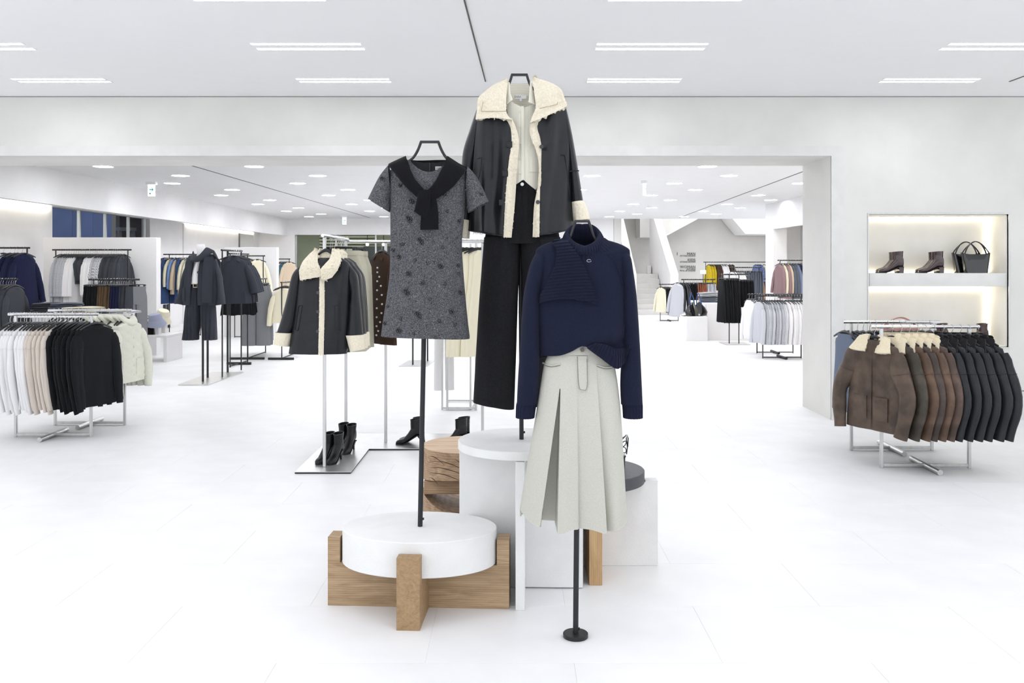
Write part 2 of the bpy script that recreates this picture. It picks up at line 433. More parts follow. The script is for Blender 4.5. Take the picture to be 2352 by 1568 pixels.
# direction lettering on the stair wall
M_ink = mat('dark grey lettering', (92, 92, 94), .7, 0, .03, 9)
sg = thing('wall_lettering', 'grey floor directory lettering on the stair hall wall', 'sign', (0, 35.18, 1.6))
def wt(body, x, y, cap, align='RIGHT'):
    p = P(x, y, 35.19); text('lettering', body, M_ink, cap / F * 35.19 * 1.4, (p.x, 0.0, p.z - 1.6), (math.pi/2, 0, 0), sg, align, .004)
wt('MAN', 1597.5, 583, 6.2); wt('FITTING ROOMS', 1597.5, 587.7, 3.4); wt('KIDS', 1597.5, 597, 6.2); wt('FITTING ROOMS', 1597.5, 601.6, 3.4)
wt('WOMAN', 1597.5, 613, 6.2); wt('RETURNS', 1597.5, 618, 3.4); wt('PICK UP ONLINE', 1597.5, 621.6, 3.4); wt('1', 1555.5, 583, 7, 'CENTER')

# glowing panels added to brighten the stair hall and shop beyond the glass
def fill_panel(label, x, y, z, w, d, power):
    t = thing('added_fill_panel', label, 'ceiling light', (x, y, z))
    obj('frame', MB().box(-w/2 - .03, w/2 + .03, -d/2 - .03, d/2 + .03, .005, .02), M_ceil, t)
    obj('diffuser', MB().add([(-w/2, -d/2, 0), (-w/2, d/2, 0), (w/2, d/2, 0), (w/2, -d/2, 0)], [(0, 1, 2, 3)]), emit('panel light %g' % power, (250, 251, 255), power), t)
fill_panel('added fill light panel high above the staircase', 5.6, 31.6, 5.15, 1.4, .9, 12)
fill_panel('added fill light panel high above the stair hall rack', 8.6, 31.6, 5.15, 1.4, .9, 12)
fill_panel('added fill light panel in the shop beyond the end glass, left one', -6.6, 32.2, 3.15, 1.6, .8, 7)
fill_panel('added fill light panel in the shop beyond the end glass, right one', -2.6, 32.2, 3.15, 1.6, .8, 7)
# round downlights of the rear hall
M_spot = emit('round downlight glow', (250, 251, 255), SPOT_POWER)
lens_me = MB().add([(.15*math.cos(-a*math.pi/8), .15*math.sin(-a*math.pi/8), -.004) for a in range(16)], [tuple(range(16))]).mesh('lens')
ring_me = MB().tube([(.157*math.cos(a*math.pi/12), .157*math.sin(a*math.pi/12), -.003) for a in range(25)], .007, 5, False).mesh('ring')
def downlight(x, y, label):
    t = thing('downlight', label, 'ceiling light', (x, y, ZR), 0, 'round downlights of the rear hall')
    obj('lens', lens_me, M_spot, t); obj('ring', ring_me, M_ceil, t)
ORD = ['first', 'second', 'third', 'fourth', 'fifth', 'sixth', 'seventh', 'eighth', 'ninth', 'tenth', 'eleventh', 'twelfth', 'thirteenth', 'fourteenth',
       'fifteenth', 'sixteenth', 'seventeenth', 'eighteenth', 'nineteenth', 'twentieth', 'twenty-first', 'twenty-second', 'twenty-third', 'twenty-fourth', 'twenty-fifth', 'twenty-sixth', 'twenty-seventh', 'twenty-eighth', 'twenty-ninth', 'thirtieth']
for r_ in range(13):
    for c_ in range(6):
        downlight(-6.2 + 2.42 * c_ + (.35 if r_ % 2 else -.35), 11.4 + 1.45 * r_, 'round glowing downlight, %s row behind the header, %s from the left' % (ORD[r_], ORD[c_]))
# thin ceiling joints of the rear hall
struct('trim_9', MB().bar((PX(440, 14.2), 14.2, ZR - .001), (PX(850, 29.5), 29.5, ZR - .001), .004, .03), M_joint)
struct('trim_10', MB().bar((PX(1848, 15.0), 15.0, ZR - .001), (PX(1560, 29.5), 29.5, ZR - .001), .004, .03), M_joint)
# hanging exit signs
M_sign = emit('exit sign face', (240, 252, 255), 1.4)
M_teal = mat('teal sign print', (40, 178, 178), .5, 0, 0, 5)
def exit_sign(x, y, label, rz=0.0, arrow=True):
    t = thing('exit_sign', label, 'sign', (x, y, ZR), rz)
    obj('bracket', MB().box(-.09, .09, -.05, .05, -.05, 0), M_ceil, t)
    b = obj('panel', MB().rbox(-.065, .065, -.02, .02, -.27, -.05, .004, 1), M_sign, t)
    if arrow:
        obj('arrow', MB().box(-.035, .03, -.023, -.02, -.155, -.135).poly([(0, -.023, -.1), (.012, -.023, -.1), (.047, -.023, -.145), (.012, -.023, -.19), (0, -.023, -.19), (.032, -.023, -.145)], (0, .003, 0)), M_teal, b)
        obj('figure', MB().box(-.035, -.005, -.023, -.02, -.235, -.205), M_teal, b)
exit_sign(PX(348, 17.0), 17.0, 'hanging white exit sign with a teal arrow near the left soffit')
exit_sign(PX(791, 28.5), 28.5, 'small hanging exit sign near the far end wall')
exit_sign(PX(1480, 16.8), 16.8, 'narrow hanging exit sign seen edge-on above the staircase', 1.25)
# mirror on the left wall
mi = thing('wall_mirror', 'square mirror high on the cove-lit wall showing a reflected sign', 'mirror', (XL + .03, 28.75, 2.2), 0)
obj('glass', MB().box(0, .03, -.75, .75, -.9, .42), mat('mirror silver', (235, 238, 236), .02, 1, 0, 3), mi)
obj('edge', MB().box(0, .04, -.78, -.75, -.9, .43), M_joint, mi)
# free-standing partitions
pt = thing('partition', 'tall white partition behind the grey and white clothes rack', 'partition', (PX(237, 16.1), 16.1, 0))
obj('panel', MB().rbox(-1.03, 1.0, -.1, .1, 0, 2.115, .004, 1), M_white, pt)
pt = thing('partition', 'smaller white partition behind the cream coats rack', 'partition', (PX(580, 20.4), 20.4, 0))
obj('panel', MB().rbox(-.62, .58, -.09, .09, 0, 2.03, .004, 1), M_white, pt)
# payment area header
pa = thing('payment_counter', 'white payment area wall with pale lettering between dress and coat', 'counter', (PX(1085, 26), 26, 0))
obj('panel', MB().rbox(-1.2, 1.2, 0, .2, 1.3, 3.0, .004, 1), M_white, pa)
obj('counter_block', MB().rbox(-1.2, 1.2, -.1, .5, 0, 1.0, .004, 1), M_white, pa)
text('lettering', 'PAYMENT AREA', mat('pale grey lettering', (165, 165, 165), .7), .16, (-.17, -.003, PZ(534, 26)), (math.pi/2, 0, 0), pa)
# ================================================================== centre display
def oak(name, c1, c2, axis='X', sc_=1.0):
    m, nt, b = new_mat(name); N, L = nt.nodes, nt.links
    tc = N.new('ShaderNodeTexCoord'); mp = N.new('ShaderNodeMapping')
    mp.inputs['Scale'].default_value = {'X': (1.2, 9, 9), 'Z': (9, 9, 1.2), 'E': (7, 7, 7)}[axis]
    L.new(tc.outputs['Object'], mp.inputs['Vector'])
    w = N.new('ShaderNodeTexNoise'); w.inputs['Scale'].default_value = 2.6 * sc_; w.inputs['Detail'].default_value = 8; w.inputs['Distortion'].default_value = 1.6
    L.new(mp.outputs[0], w.inputs['Vector'])
    g = N.new('ShaderNodeTexWave'); g.inputs['Scale'].default_value = 3.5 * sc_; g.inputs['Distortion'].default_value = 7; g.inputs['Detail'].default_value = 4; g.bands_direction = 'Z' if axis != 'Z' else 'X'
    L.new(mp.outputs[0], g.inputs['Vector'])
    mx = N.new('ShaderNodeMix'); mx.data_type = 'FLOAT'; mx.inputs[0].default_value = .16
    L.new(w.outputs['Fac'], mx.inputs[2]); L.new(g.outputs['Fac'], mx.inputs[3])
    r = N.new('ShaderNodeValToRGB'); r.color_ramp.elements[0].position = .25; r.color_ramp.elements[1].position = .75
    r.color_ramp.elements[0].color = lin(*c1); r.color_ramp.elements[1].color = lin(*c2)
    L.new(mx.outputs[0], r.inputs['Fac']); L.new(r.outputs['Color'], b.inputs['Base Color'])
    bp = N.new('ShaderNodeBump'); bp.inputs['Strength'].default_value = .12; bp.inputs['Distance'].default_value = .003
    L.new(mx.outputs[0], bp.inputs['Height']); L.new(bp.outputs[0], b.inputs['Normal'])
    b.inputs['Roughness'].default_value = .6
    return m
M_oak = oak('oak side grain', (142, 115, 84), (192, 165, 131), 'X')
M_oak_end = oak('oak end grain', (140, 112, 80), (178, 148, 110), 'E', 2.0)
M_oak_up = oak('oak upright grain', (172, 136, 94), (205, 172, 128), 'Z')
M_log = oak('weathered oak log', (128, 100, 74), (190, 160, 128), 'X', .8)
M_log_top = oak('pale sawn oak top', (178, 148, 118), (216, 190, 162), 'X', .9)
M_crack = mat('dark wood crack', (52, 38, 28), .9, 0, .1, 20)

# ---- low round podium on crossed oak beams (carries the dress stand)
p1 = thing('round_podium', 'low white round podium notched into crossed oak beams, carrying the dress stand', 'podium', (-.4385, 4.24, 0), math.radians(-3.2))
obj('disc', MB().cyl((0, 0), .3665, .205, .365, 96, .258, .003), M_block, p1)
hl, ru, tb, hb = .4287, .371, .322, .203
obj('cross_beam', MB().poly([(-hl, -.0515, 0), (hl, -.0515, 0), (hl, -.0515, tb), (ru, -.0515, tb), (ru, -.0515, hb), (-ru, -.0515, hb), (-ru, -.0515, tb), (-hl, -.0515, tb)], (0, .103, 0)), M_oak, p1)
hl2, ru2 = .322, .262
for s in (-1, 1):
    obj('beam_end', MB().poly([(-.0515, s*.0515, 0), (-.0515, s*hl2, 0), (-.0515, s*hl2, .317), (-.0515, s*ru2, .317), (-.0515, s*ru2, hb), (-.0515, s*.0515, hb)], (.103, 0, 0)), M_oak_end, p1)
# ---- tall white podium on crossed panels (carries the coat stand)
p2 = thing('round_podium', 'tall white round podium on crossed white panels, carrying the coat stand', 'podium', (.0456, 4.455, 0), math.radians(-1.5))
obj('disc', MB().cyl((0, 0), .314, .695, .736, 96, None, .003), M_block, p2)
obj('cross_panel', MB().rbox(-.307, .307, -.022, .022, 0.006, .694, .002, 1), M_block, p2)
obj('front_panel', MB().rbox(-.0215, .0215, -.308, -.0225, 0, .691, .002, 1), M_block, p2)
obj('rear_panel', MB().rbox(-.0215, .0215, .0225, .308, 0, .691, .002, 1), M_block, p2)
# ---- dark round podium on a white panel and an oak panel
p3 = thing('round_podium', 'round black podium on a white panel and an upright oak panel', 'podium', (.42, 4.80, 0))
M_dwood = mat('black stained wood', (66, 66, 70), .5, 0, .15, 30, .1, 200, stretch=(1, 1, 8))
obj('disc', MB().cyl((0, 0), .29, .448, .511, 96, None, .003), M_dwood, p3)
obj('white_panel', MB().rbox(-.36, .36, -.03, .03, 0, .446, .002, 1), M_block, p3)
obj('white_panel_upright', MB().rbox(.292, .36, -.03, .03, .445, .456, .002, 1), M_block, p3)
obj('oak_panel', MB().rbox(-.033, .033, -.325, -.031, 0, .446, .002, 1), M_oak_up, p3)
obj('rear_oak_panel', MB().rbox(-.033, .033, .031, .325, 0, .446, .002, 1), M_oak_up, p3)
# ---- log stool with scooped waist
lg = thing('log_stool', 'cracked oak log stool with a scooped waist behind the tall white podium', 'stool', (-.2575, 5.1, 0))
R = .252
def log_ring(z, r, n=64): return [(r * math.cos(2*math.pi*j/n), r * math.sin(2*math.pi*j/n), z) for j in range(n)]
def scoop(z_edge, z_mid, up):
    """round drum piece whose inner face is hollowed in an arch across the stool"""
    n = 64; rs = []
    top = log_ring(.58 if up else 0.0, R)
    inner = []
    for j in range(n):
        x, y = R * math.cos(2*math.pi*j/n), R * math.sin(2*math.pi*j/n)
        inner.append((x, y, z_edge + (z_mid - z_edge) * max(0, 1 - (x / R) ** 2)))
    mid = []
    for k in (1.0, .66, .33, .05):
        mid.append([(R*k*math.cos(2*math.pi*j/n), R*k*math.sin(2*math.pi*j/n), z_edge + (z_mid - z_edge) * max(0, 1 - (k*math.cos(2*math.pi*j/n)) ** 2)) for j in range(n)])
    m = MB()
    m.rings([top] + mid if up else [top] + mid, cap0=True, cap1=True)
    return m
obj('drum_top', scoop(.400, .432, True), M_log, lg)
obj('sawn_top', MB().cyl((0, 0), R - .001, .579, .583, 64), M_log_top, lg)
obj('middle_plank', MB().rbox(-.235, .235, -.13, .13, .33, .402, .004, 1), M_log, lg)
obj('drum_bottom', scoop(.332, .235, False), M_log, lg)
for k, (z, a0, a1, b) in enumerate([(.545, 3.75, 4.25, .010), (.515, 3.8, 4.75, .022), (.485, 3.78, 4.8, .016), (.455, 3.8, 4.7, .014), (.43, 3.8, 4.1, .003), (.55, 4.5, 4.8, -.012)]):
    pts = []
    for i in range(15):
        a = a0 + (a1 - a0) * i / 14
        pts.append(((R + .0005) * math.cos(a), (R + .0005) * math.sin(a), z + b * math.sin(math.pi * i / 14) - .03 * (i / 14) ** 2))
    obj('crack', MB().tube(pts, [.0004 + .0014 * math.sin(math.pi * i / 14) for i in range(15)], 5), M_crack, lg)

# ------------------------------------------------------------------ garment tools for traced pieces
class G:
    """a garment hung at depth Y; px() turns frame pixels into local metres"""
    def __init__(s, Y, root_px): s.Y = Y; s.o = P(root_px[0], root_px[1], Y)
    def px(s, x, y, front=0.0):
        p = P(x, y, s.Y); return Vector((p.x, p.y - front, p.z)) - s.o

def se(c, n):
    return math.copysign(abs(c) ** (2.0 / n), c)

def loft(g, rows, M=96, N=60, disp=None, hem=None, neck=None, n=2.3, ribs=None, lip=True, yoff=0.0, cap_top=False, hem_pow=3.0, remap=None):
    """tube of cloth; rows (y, left x, right x, half depth) in pixels / metres, top to bottom"""
    ys = [r[0] for r in rows]; rs = []
    for i in range(N + 1):
        v = i / N; y0 = ys[0] + (ys[-1] - ys[0]) * v
        xl, xr, d = col_interp(rows, y0); xc, w = (xl + xr) / 2, (xr - xl) / 2
        ring = []
        for j in range(M):
            a = 2 * math.pi * j / M; ux, uy = se(math.cos(a), n), se(math.sin(a), n)
            y = y0; f = uy > 0
            if remap and f:
                ux = remap(ux, y0, xc, w); uy = max(0.0, 1 - abs(ux) ** n) ** (1 / n)
            if hem: y += hem(ux, f) * v ** hem_pow
            if neck and v < .15: y += neck(ux, f) * (1 - sm(0, .15, v))
            k = 1.0
            if ribs: k = 1 + ribs[1] * math.cos(ribs[0] * a)
            x = xc + w * ux * k; dep = d * uy * k + yoff
            if disp: dep += disp(x, y, ux, f, v)
            ring.append(g.px(x, y, dep))
        rs.append(ring)
    if lip:
        last = rs[-1]; c = sum(last, Vector()) / M
        rs.append([c + (p - c) * .965 + Vector((0, 0, .001)) for p in last])
        rs.append([c + (p - c) * .94 + Vector((0, 0, .05)) for p in last])
    return MB().rings(rs, cap0=cap_top)

def loops(g, rows, M=32, sub=6, n=2.2, cap0=False, cap1=False, wob=0.0, ribs=None, lip=False):
    """slanted tube: rows ((outer x, outer y), (inner x, inner y), half depth, front offset)"""
    k = len(rows); rs = []; xs = list(range(k))
    cols = [[r[0][0] for r in rows], [r[0][1] for r in rows], [r[1][0] for r in rows], [r[1][1] for r in rows], [r[2] for r in rows], [r[3] for r in rows]]
    T = (k - 1) * sub
    for i in range(T + 1):
        t = i / sub; ox, oy, ix, iy, d, fo = [interp(xs, c, t) for c in cols]
        cx_, cy_, hx, hy = (ox + ix) / 2, (oy + iy) / 2, (ox - ix) / 2, (oy - iy) / 2
        ring = []
        for j in range(M):
            a = 2*math.pi*j/M; e = 1.0
            if ribs: e = 1 + ribs[1] * math.cos(ribs[0] * a)
            if wob: e += wob * noise.noise(Vector((cx_ * .06, cy_ * .06, j * .35)))
            c_, s_ = se(math.cos(a), n) * e, se(math.sin(a), n) * e
            ring.append(g.px(cx_ + hx * c_, cy_ + hy * c_, d * s_ + fo))
        rs.append(ring)
    if lip:
        last = rs[-1]; c = sum(last, Vector()) / M; d_ = (rs[-2][0] - rs[-1][0]) * 3
        rs.append([c + (p - c) * .94 for p in last]); rs.append([c + (p - c) * .9 + d_ for p in last])
    return MB().rings(rs, cap0=cap0, cap1=cap1)

def front_of(rows, x, y, n=2.3):
    xl, xr, d = col_interp(rows, y); u = max(-1, min(1, (x - (xl + xr) / 2) / ((xr - xl) / 2)))
    return d * (1 - abs(u) ** n) ** (1 / n)

def edge(pts, t):
    """point at parameter t in 0..1 on a smooth polyline given by pixels"""
    k = len(pts) - 1; xs = [i / k for i in range(k + 1)]
    return interp(xs, [p[0] for p in pts], t), interp(xs, [p[1] for p in pts], t)

def panel(g, left, right, depth, M=24, N=40, th=.006, top=None, bottom=None, nz=0.0, nsc=120):
    """cloth panel between a left and a right edge (each (y, x) rows); depth(u, v, x, y) towards the viewer; top/bottom(u): y"""
    y0l, y1l, y0r, y1r = left[0][0], left[-1][0], right[0][0], right[-1][0]
    def fn(u, v):
        yt = top(u) if top else y0l + (y0r - y0l) * u
        yb = bottom(u) if bottom else y1l + (y1r - y1l) * u
        y = yt + (yb - yt) * v
        xl = interp([r[0] for r in left], [r[1] for r in left], y); xr = interp([r[0] for r in right], [r[1] for r in right], y)
        x = xl + (xr - xl) * u
        d = depth(u, v, x, y)
        if nz: d += nz * noise.noise(Vector((x, y, 0)) * (nsc / 1000.0)) + nz * .6 * noise.noise(Vector((x, y, 7)) * (nsc / 400.0))
        return g.px(x, y, d)
    return MB().sheet(fn, M, N, th)

def line_on(g, pts, front, r=.0014, n=6, k=16):
    return MB().tube([g.px(*edge(pts, i / k), front(*edge(pts, i / k)) if callable(front) else front) for i in range(k + 1)], r, n)

# ------------------------------------------------------------------ stands and hangers of the centre display
def pole_stand(name, label, base, top, r=.0118, disc=None):
    t = thing(name, label, 'stand', base)
    v = Vector(top) - Vector(base)
    obj('pole', MB().tube([(0, 0, .0), v], r, 16), M_black, t)
    obj('set_screw', MB().cyl((r + .003, 0), .004, .03, .04, 8), M_black, t)
    if disc: obj('base', MB().cyl((0, 0), disc, 0, .018, 48, None, .002), M_black, t)
    return t
base1 = (PX(1322, 3.854), 3.854, 0)
pole_stand('garment_stand', 'slim black floor stand on a small round base under the navy sweater', base1, P(1330, 640, 3.854), .0118, .054)
pole_stand('garment_stand', 'leaning black pole rising from the low oak-beamed podium', (-.4365, 4.24, .3655), P(980, 440, 4.24))
pole_stand('garment_stand', 'black pole on the tall white podium behind the jeans', (.0475, 4.455, .7365), P(1195, 330, 4.455), .0110)

def top_hanger(name, label, Y, half_top, top_y, cx_, arms, w=.010):
    """angular display hanger: flat trapezoid top and sloping arms"""
    g = G(Y, (cx_, top_y)); t = thing(name, label, 'hanger', g.o)
    pl = [(cx_ - half_top, top_y), (cx_ + half_top, top_y)]
    obj('top_bar', MB().bar(g.px(cx_ - half_top - 2, top_y), g.px(cx_ + half_top + 2, top_y), w, .012), M_hanger, t)
    for s, a in ((-1, arms), (1, arms)):
        pts = [(cx_ + s * half_top, top_y)] + [(cx_ + s * q[0], q[1]) for q in a]
        obj('arm', MB().tube([g.px(*edge(pts, i / 12), 0) for i in range(13)], w * .55, 8, True, .007, side=(1, 0, .3 * s)), M_hanger, t)
    return t
top_hanger('display_hanger', 'angular black hanger at the neck of the navy sweater', 3.854, 15, 508, 1337, [(21, 525), (30, 548), (60, 562), (90, 575)], .011)
top_hanger('display_hanger', 'angular black hanger above the grey tweed dress', 4.24, 20, 326, 987, [(26, 342), (38, 362), (60, 378), (84, 392)], .012)
top_hanger('display_hanger', 'angular black hanger at the neck of the shearling coat', 4.455, 17, 172, 1193, [(22, 188), (28, 200), (60, 222), (92, 240)], .012)

# ================================================================== navy sweater
M_navy = fabric('navy wool knit', (27, 31, 50), .16, 260, .95, .35, 420)
gs = G(3.854, (1337, 520))
sw = thing('navy_sweater', 'navy wool sweater with rolled ribbed collar and draped ribbed front flap', 'sweater', gs.o)
SWR = [(547, 1300, 1378, .035), (552, 1278, 1398, .05), (559, 1254, 1421, .06), (566, 1240, 1436, .066), (574, 1231, 1446, .07), (588, 1229, 1447, .076), (610, 1230, 1445, .08), (640, 1232, 1441, .083),
       (700, 1233, 1437, .086), (760, 1236, 1437, .09), (800, 1237, 1438, .086), (816, 1238, 1438, .08)]
def sw_hem(u, f):
    if not f: return 6
    return interp([-1, -.57, -.3, -.02, .06, .33, .72, .88, 1], [0, -3, -12, -26, -24, -2, 22, 10, -14], u)
def sw_disp(x, y, u, f, v):
    if not f: return 0
    d = .010 * noise.noise(Vector((x * .018, y * .010, 2)))
    q = math.exp(-((y - (780 - .35 * (x - 1360))) / 16) ** 2) * sm(1290, 1390, x) * (1 - sm(1395, 1436, x)); d += .020 * q
    q = math.exp(-((y - (815 - .5 * (x - 1360))) / 10) ** 2) * sm(1340, 1385, x); d -= .012 * q
    return d
obj('body', loft(gs, SWR, 110, 70, sw_disp, sw_hem, lambda u, f: (34 * (1 - min(1, abs(u)) ** 2) if f else 0), 2.4, hem_pow=6), M_navy, sw)
for nm, rows, cuff in (('sleeve', [(577, 1236, 1262, .025), (590, 1225, 1260, .045), (620, 1214, 1254, .056), (690, 1201, 1240, .056), (800, 1194, 1239, .055), (880, 1189, 1237, .052), (927, 1187, 1234, .048)],
                        [(922, 1188, 1233, .046), (930, 1186, 1231, .044), (958, 1185, 1227, .043)]),
                       ('sleeve', [(577, 1414, 1440, .025), (590, 1417, 1448, .045), (620, 1424, 1453, .056), (690, 1430, 1462, .056), (800, 1428, 1469, .055), (880, 1424, 1473, .052), (927, 1426, 1475, .048)],
                        [(922, 1427, 1474, .046), (930, 1429, 1475, .044), (958, 1431, 1475, .043)])):
    s_ = obj(nm, loft(gs, rows, 48, 40, lambda x, y, u, f, v: .006 * noise.noise(Vector((x * .03, y * .012, 5))), None, None, 2.1, yoff=.01), M_navy, sw)
    obj('ribbed_cuff', loft(gs, cuff, 144, 8, None, None, None, 2.1, (20, .035), yoff=.01), M_navy, s_)
# rolled collar
def collar_roll(g, cx_, rx, rd, yb, yf, hh, th, ribs, amp, M=288, K=16):
    rs = []
    for i in range(M):
        a = 2*math.pi*i/M; c_, s_ = math.cos(a), math.sin(a)
        yc = (yb + yf) / 2 + (yf - yb) / 2 * s_
        q = 1 + amp * math.cos(ribs * a); ring = []
        for j in range(K):
            b = 2*math.pi*j/K; hv = hh * (.55 + .45 * abs(c_) + .45 * max(0.0, -s_)); ro = th * math.cos(b) * q + .008 * math.sin(b); zo = hv * math.sin(b)
            x = cx_ + rx * c_; p = g.px(x, yc, rd * s_)
            ring.append(p + Vector((c_ * ro, -s_ * ro, -zo)))
        rs.append(ring)
    return MB().rings(rs, loop=True)
obj('rolled_collar', collar_roll(gs, 1340, 40, .072, 531, 575, .034, .0155, 46, .16), M_navy, sw)
obj('collar_base', loft(gs, [(546, 1292, 1388, .066), (556, 1278, 1402, .078), (567, 1264, 1416, .078)], 240, 6, None, lambda u, f: (30 if f else 0) * (1 - u * u), None, 2.0, (46, .02), lip=False, hem_pow=0), M_navy, sw)
# draped flap
FL = [(552, 1264), (575, 1276), (600, 1274), (630, 1263), (660, 1248), (685, 1235), (700, 1231)]
FR = [(552, 1302), (570, 1314), (600, 1333), (640, 1350), (670, 1361), (690, 1366), (700, 1369)]
def flap_d(u, v, x, y):
    d = max(.03, front_of(SWR, x, y) * 1.0) + .016 + .006 * math.sin(math.pi * u) + .012 * v
    if x < 1246: d -= .02 * (1246 - x) / 15
    yr = y + .05 * (x - 1300) + 6 * math.sin((x - 1230) / 60)
    return d + .0032 * math.sin(2 * math.pi * yr / 7.0)
obj('front_flap', panel(gs, FL, FR, flap_d, 40, 150, .006, None, lambda u: 698 - 14 * math.sin(math.pi * u) ** .7), M_navy, sw)
# ribbed tucked hem
def hem_rib(u, v):
    a = edge([(1343, 794), (1372, 815), (1412, 841), (1432, 826), (1439, 806)], u); b = edge([(1360, 782), (1386, 786), (1412, 796), (1432, 795), (1441, 788)], u)
    x, y = b[0] + (a[0] - b[0]) * v, b[1] + (a[1] - b[1]) * v
    d = .106 - .05 * sm(1405, 1441, x) + .016 * math.sin(math.pi * v)
    return gs.px(x, y, d + .0028 * math.cos(2*math.pi * u * 19))
obj('ribbed_hem', MB().sheet(lambda u, v: hem_rib(u, v), 190, 8, .006), M_navy, sw)
obj('raglan_seam', line_on(gs, [(1392, 584), (1408, 600), (1420, 630), (1430, 665), (1432, 690)], lambda x, y: front_of(SWR, x, y) + .006, .0016), M_navy, sw)
obj('metal_clasp', MB().tube([gs.px(1348 + 5 * math.cos(a*.7), 599 + 3 * math.sin(a*.7), .106) for a in range(9)], .0009, 6), M_chrome, sw)

# ================================================================== greige skirt
M_skirt = mat('greige woven wool', (197, 196, 186), .9, 0, .12, 520, .3, 900, sheen=.1, spec=.2)
gk = G(3.854, (1330, 790))
sk = thing('pleated_skirt', 'long greige wool skirt with deep front pleat under the navy sweater', 'skirt', gk.o)
SKR = [(785, 1264, 1402, .052), (812, 1259, 1407, .058), (835, 1250, 1411, .07), (880, 1242, 1418, .085), (950, 1231, 1425, .098), (1050, 1214, 1431, .112), (1120, 1203, 1435, .118), (1190, 1194, 1440, .122)]
def sk_hem(u, f):
    if not f: return -4
    return interp([-1, -.72, -.36, -.335, -.05, .25, .57, 1], [-24, -1, 0, 12, 3, 4, 11, 0], u)
def sk_disp(x, y, u, f, v):
    if not f: return 0
    g_ = max(0.0, (y - 830) / 370)
    d = 0.0
    xl = 1283 - (y - 888) * 45 / 302; xr = 1284 - (y - 888) * 9 / 312
    if y > 888 and xl < x < xr:
        t = (x - xl) / (xr - xl); return -.085 * min(1, g_ * 1.6) * sm(0, .10, t) + .004 * g_
    x2 = 1323; x3 = 1368 + max(0, y - 880) * 19 / 320
    if x < xl: d += .030 * g_ * sm(1190, xl, x)
    elif x < x2: d += .012 * g_ + .030 * g_ * (1 - abs((x - xr) / max(1, x2 - xr) - .35))
    elif x < x3: t = (x - x2) / (x3 - x2); d += g_ * (.002 + .046 * t)
    else: t = (x - x3) / max(4, 1440 - x3); d += g_ * (.0 + .040 * math.sin(math.pi * min(1, t)))
    return d
SKB = [1194, 1238, 1242.5, 1274.0, 1275, 1323, 1387, 1440]      # pleat lines at the hem; mesh columns follow them upwards
SKU = [max(-1, min(1, (x - 1317) / 123.0)) for x in SKB]
def sk_lines(y, xc, w):
    xl = 1283 - max(0, y - 888) * 45 / 302; xr = 1284 - max(0, y - 888) * 9 / 312; pw = max(0, xr - xl)
    return [-1, (xl - xc) / w, (xl + .10 * pw - xc) / w, (xr - .02 * pw - .05 - xc) / w, (xr - xc) / w, (1323 - xc) / w, (1368 + max(0, y - 880) * 19 / 320 - xc) / w, 1]
def sk_remap(u, y, xc, w):
    t = sk_lines(y, xc, w)
    for k in range(7):
        if u <= SKU[k + 1]: return t[k] + (t[k + 1] - t[k]) * (u - SKU[k]) / (SKU[k + 1] - SKU[k])
    return 1
obj('body', loft(gk, SKR, 420, 80, sk_disp, sk_hem, None, 2.6, hem_pow=5, remap=sk_remap), M_skirt, sk)
obj('waistband', loft(gk, [(786, 1262, 1404, .058), (812, 1257, 1409, .0635)], 90, 4, None, None, None, 2.6, lip=False), M_skirt, sk)
skf = lambda x, y: front_of(SKR, x, y, 2.6) + sk_disp(x, y, 0, True, 0)
obj('fly_flap', panel(gk, [(814, 1324), (870, 1326), (892, 1328)], [(814, 1345), (870, 1346), (892, 1344)], lambda u, v, x, y: skf(x, y) + .006, 10, 24, .005, None, lambda u: 882 + 9 * math.sin(math.pi * u) + 3 * (1 - u)), M_skirt, sk)
M_thread = mat('dark seam thread', (96, 92, 84), .9, 0, .05, 50)
obj('fly_stitching', line_on(gk, [(1324, 815), (1324, 850), (1328, 886), (1340, 889), (1345, 872), (1345, 820)], lambda x, y: skf(x, y) + .0068, .0007), M_thread, sk)
for pts in ([(1246, 833), (1264, 836), (1285, 832)], [(1367, 834), (1390, 840), (1413, 838)]):
    obj('welt_pocket', line_on(gk, pts, lambda x, y: skf(x, y) + .003, .0034, 8), M_skirt, sk)
    obj('pocket_seam', line_on(gk, [(a, b + 3.0) for a, b in pts], lambda x, y: skf(x, y) + .004, .0008, 6), M_thread, sk)
bt = gk.px(1335, 800, front_of(SKR, 1335, 800, 2.6) + .012)
obj('button', MB().tube([bt + Vector((0, .003, 0)), bt + Vector((0, -.003, 0))], .0085, 20), mat('horn button', (96, 92, 84), .3, 0, .3, 120), sk)

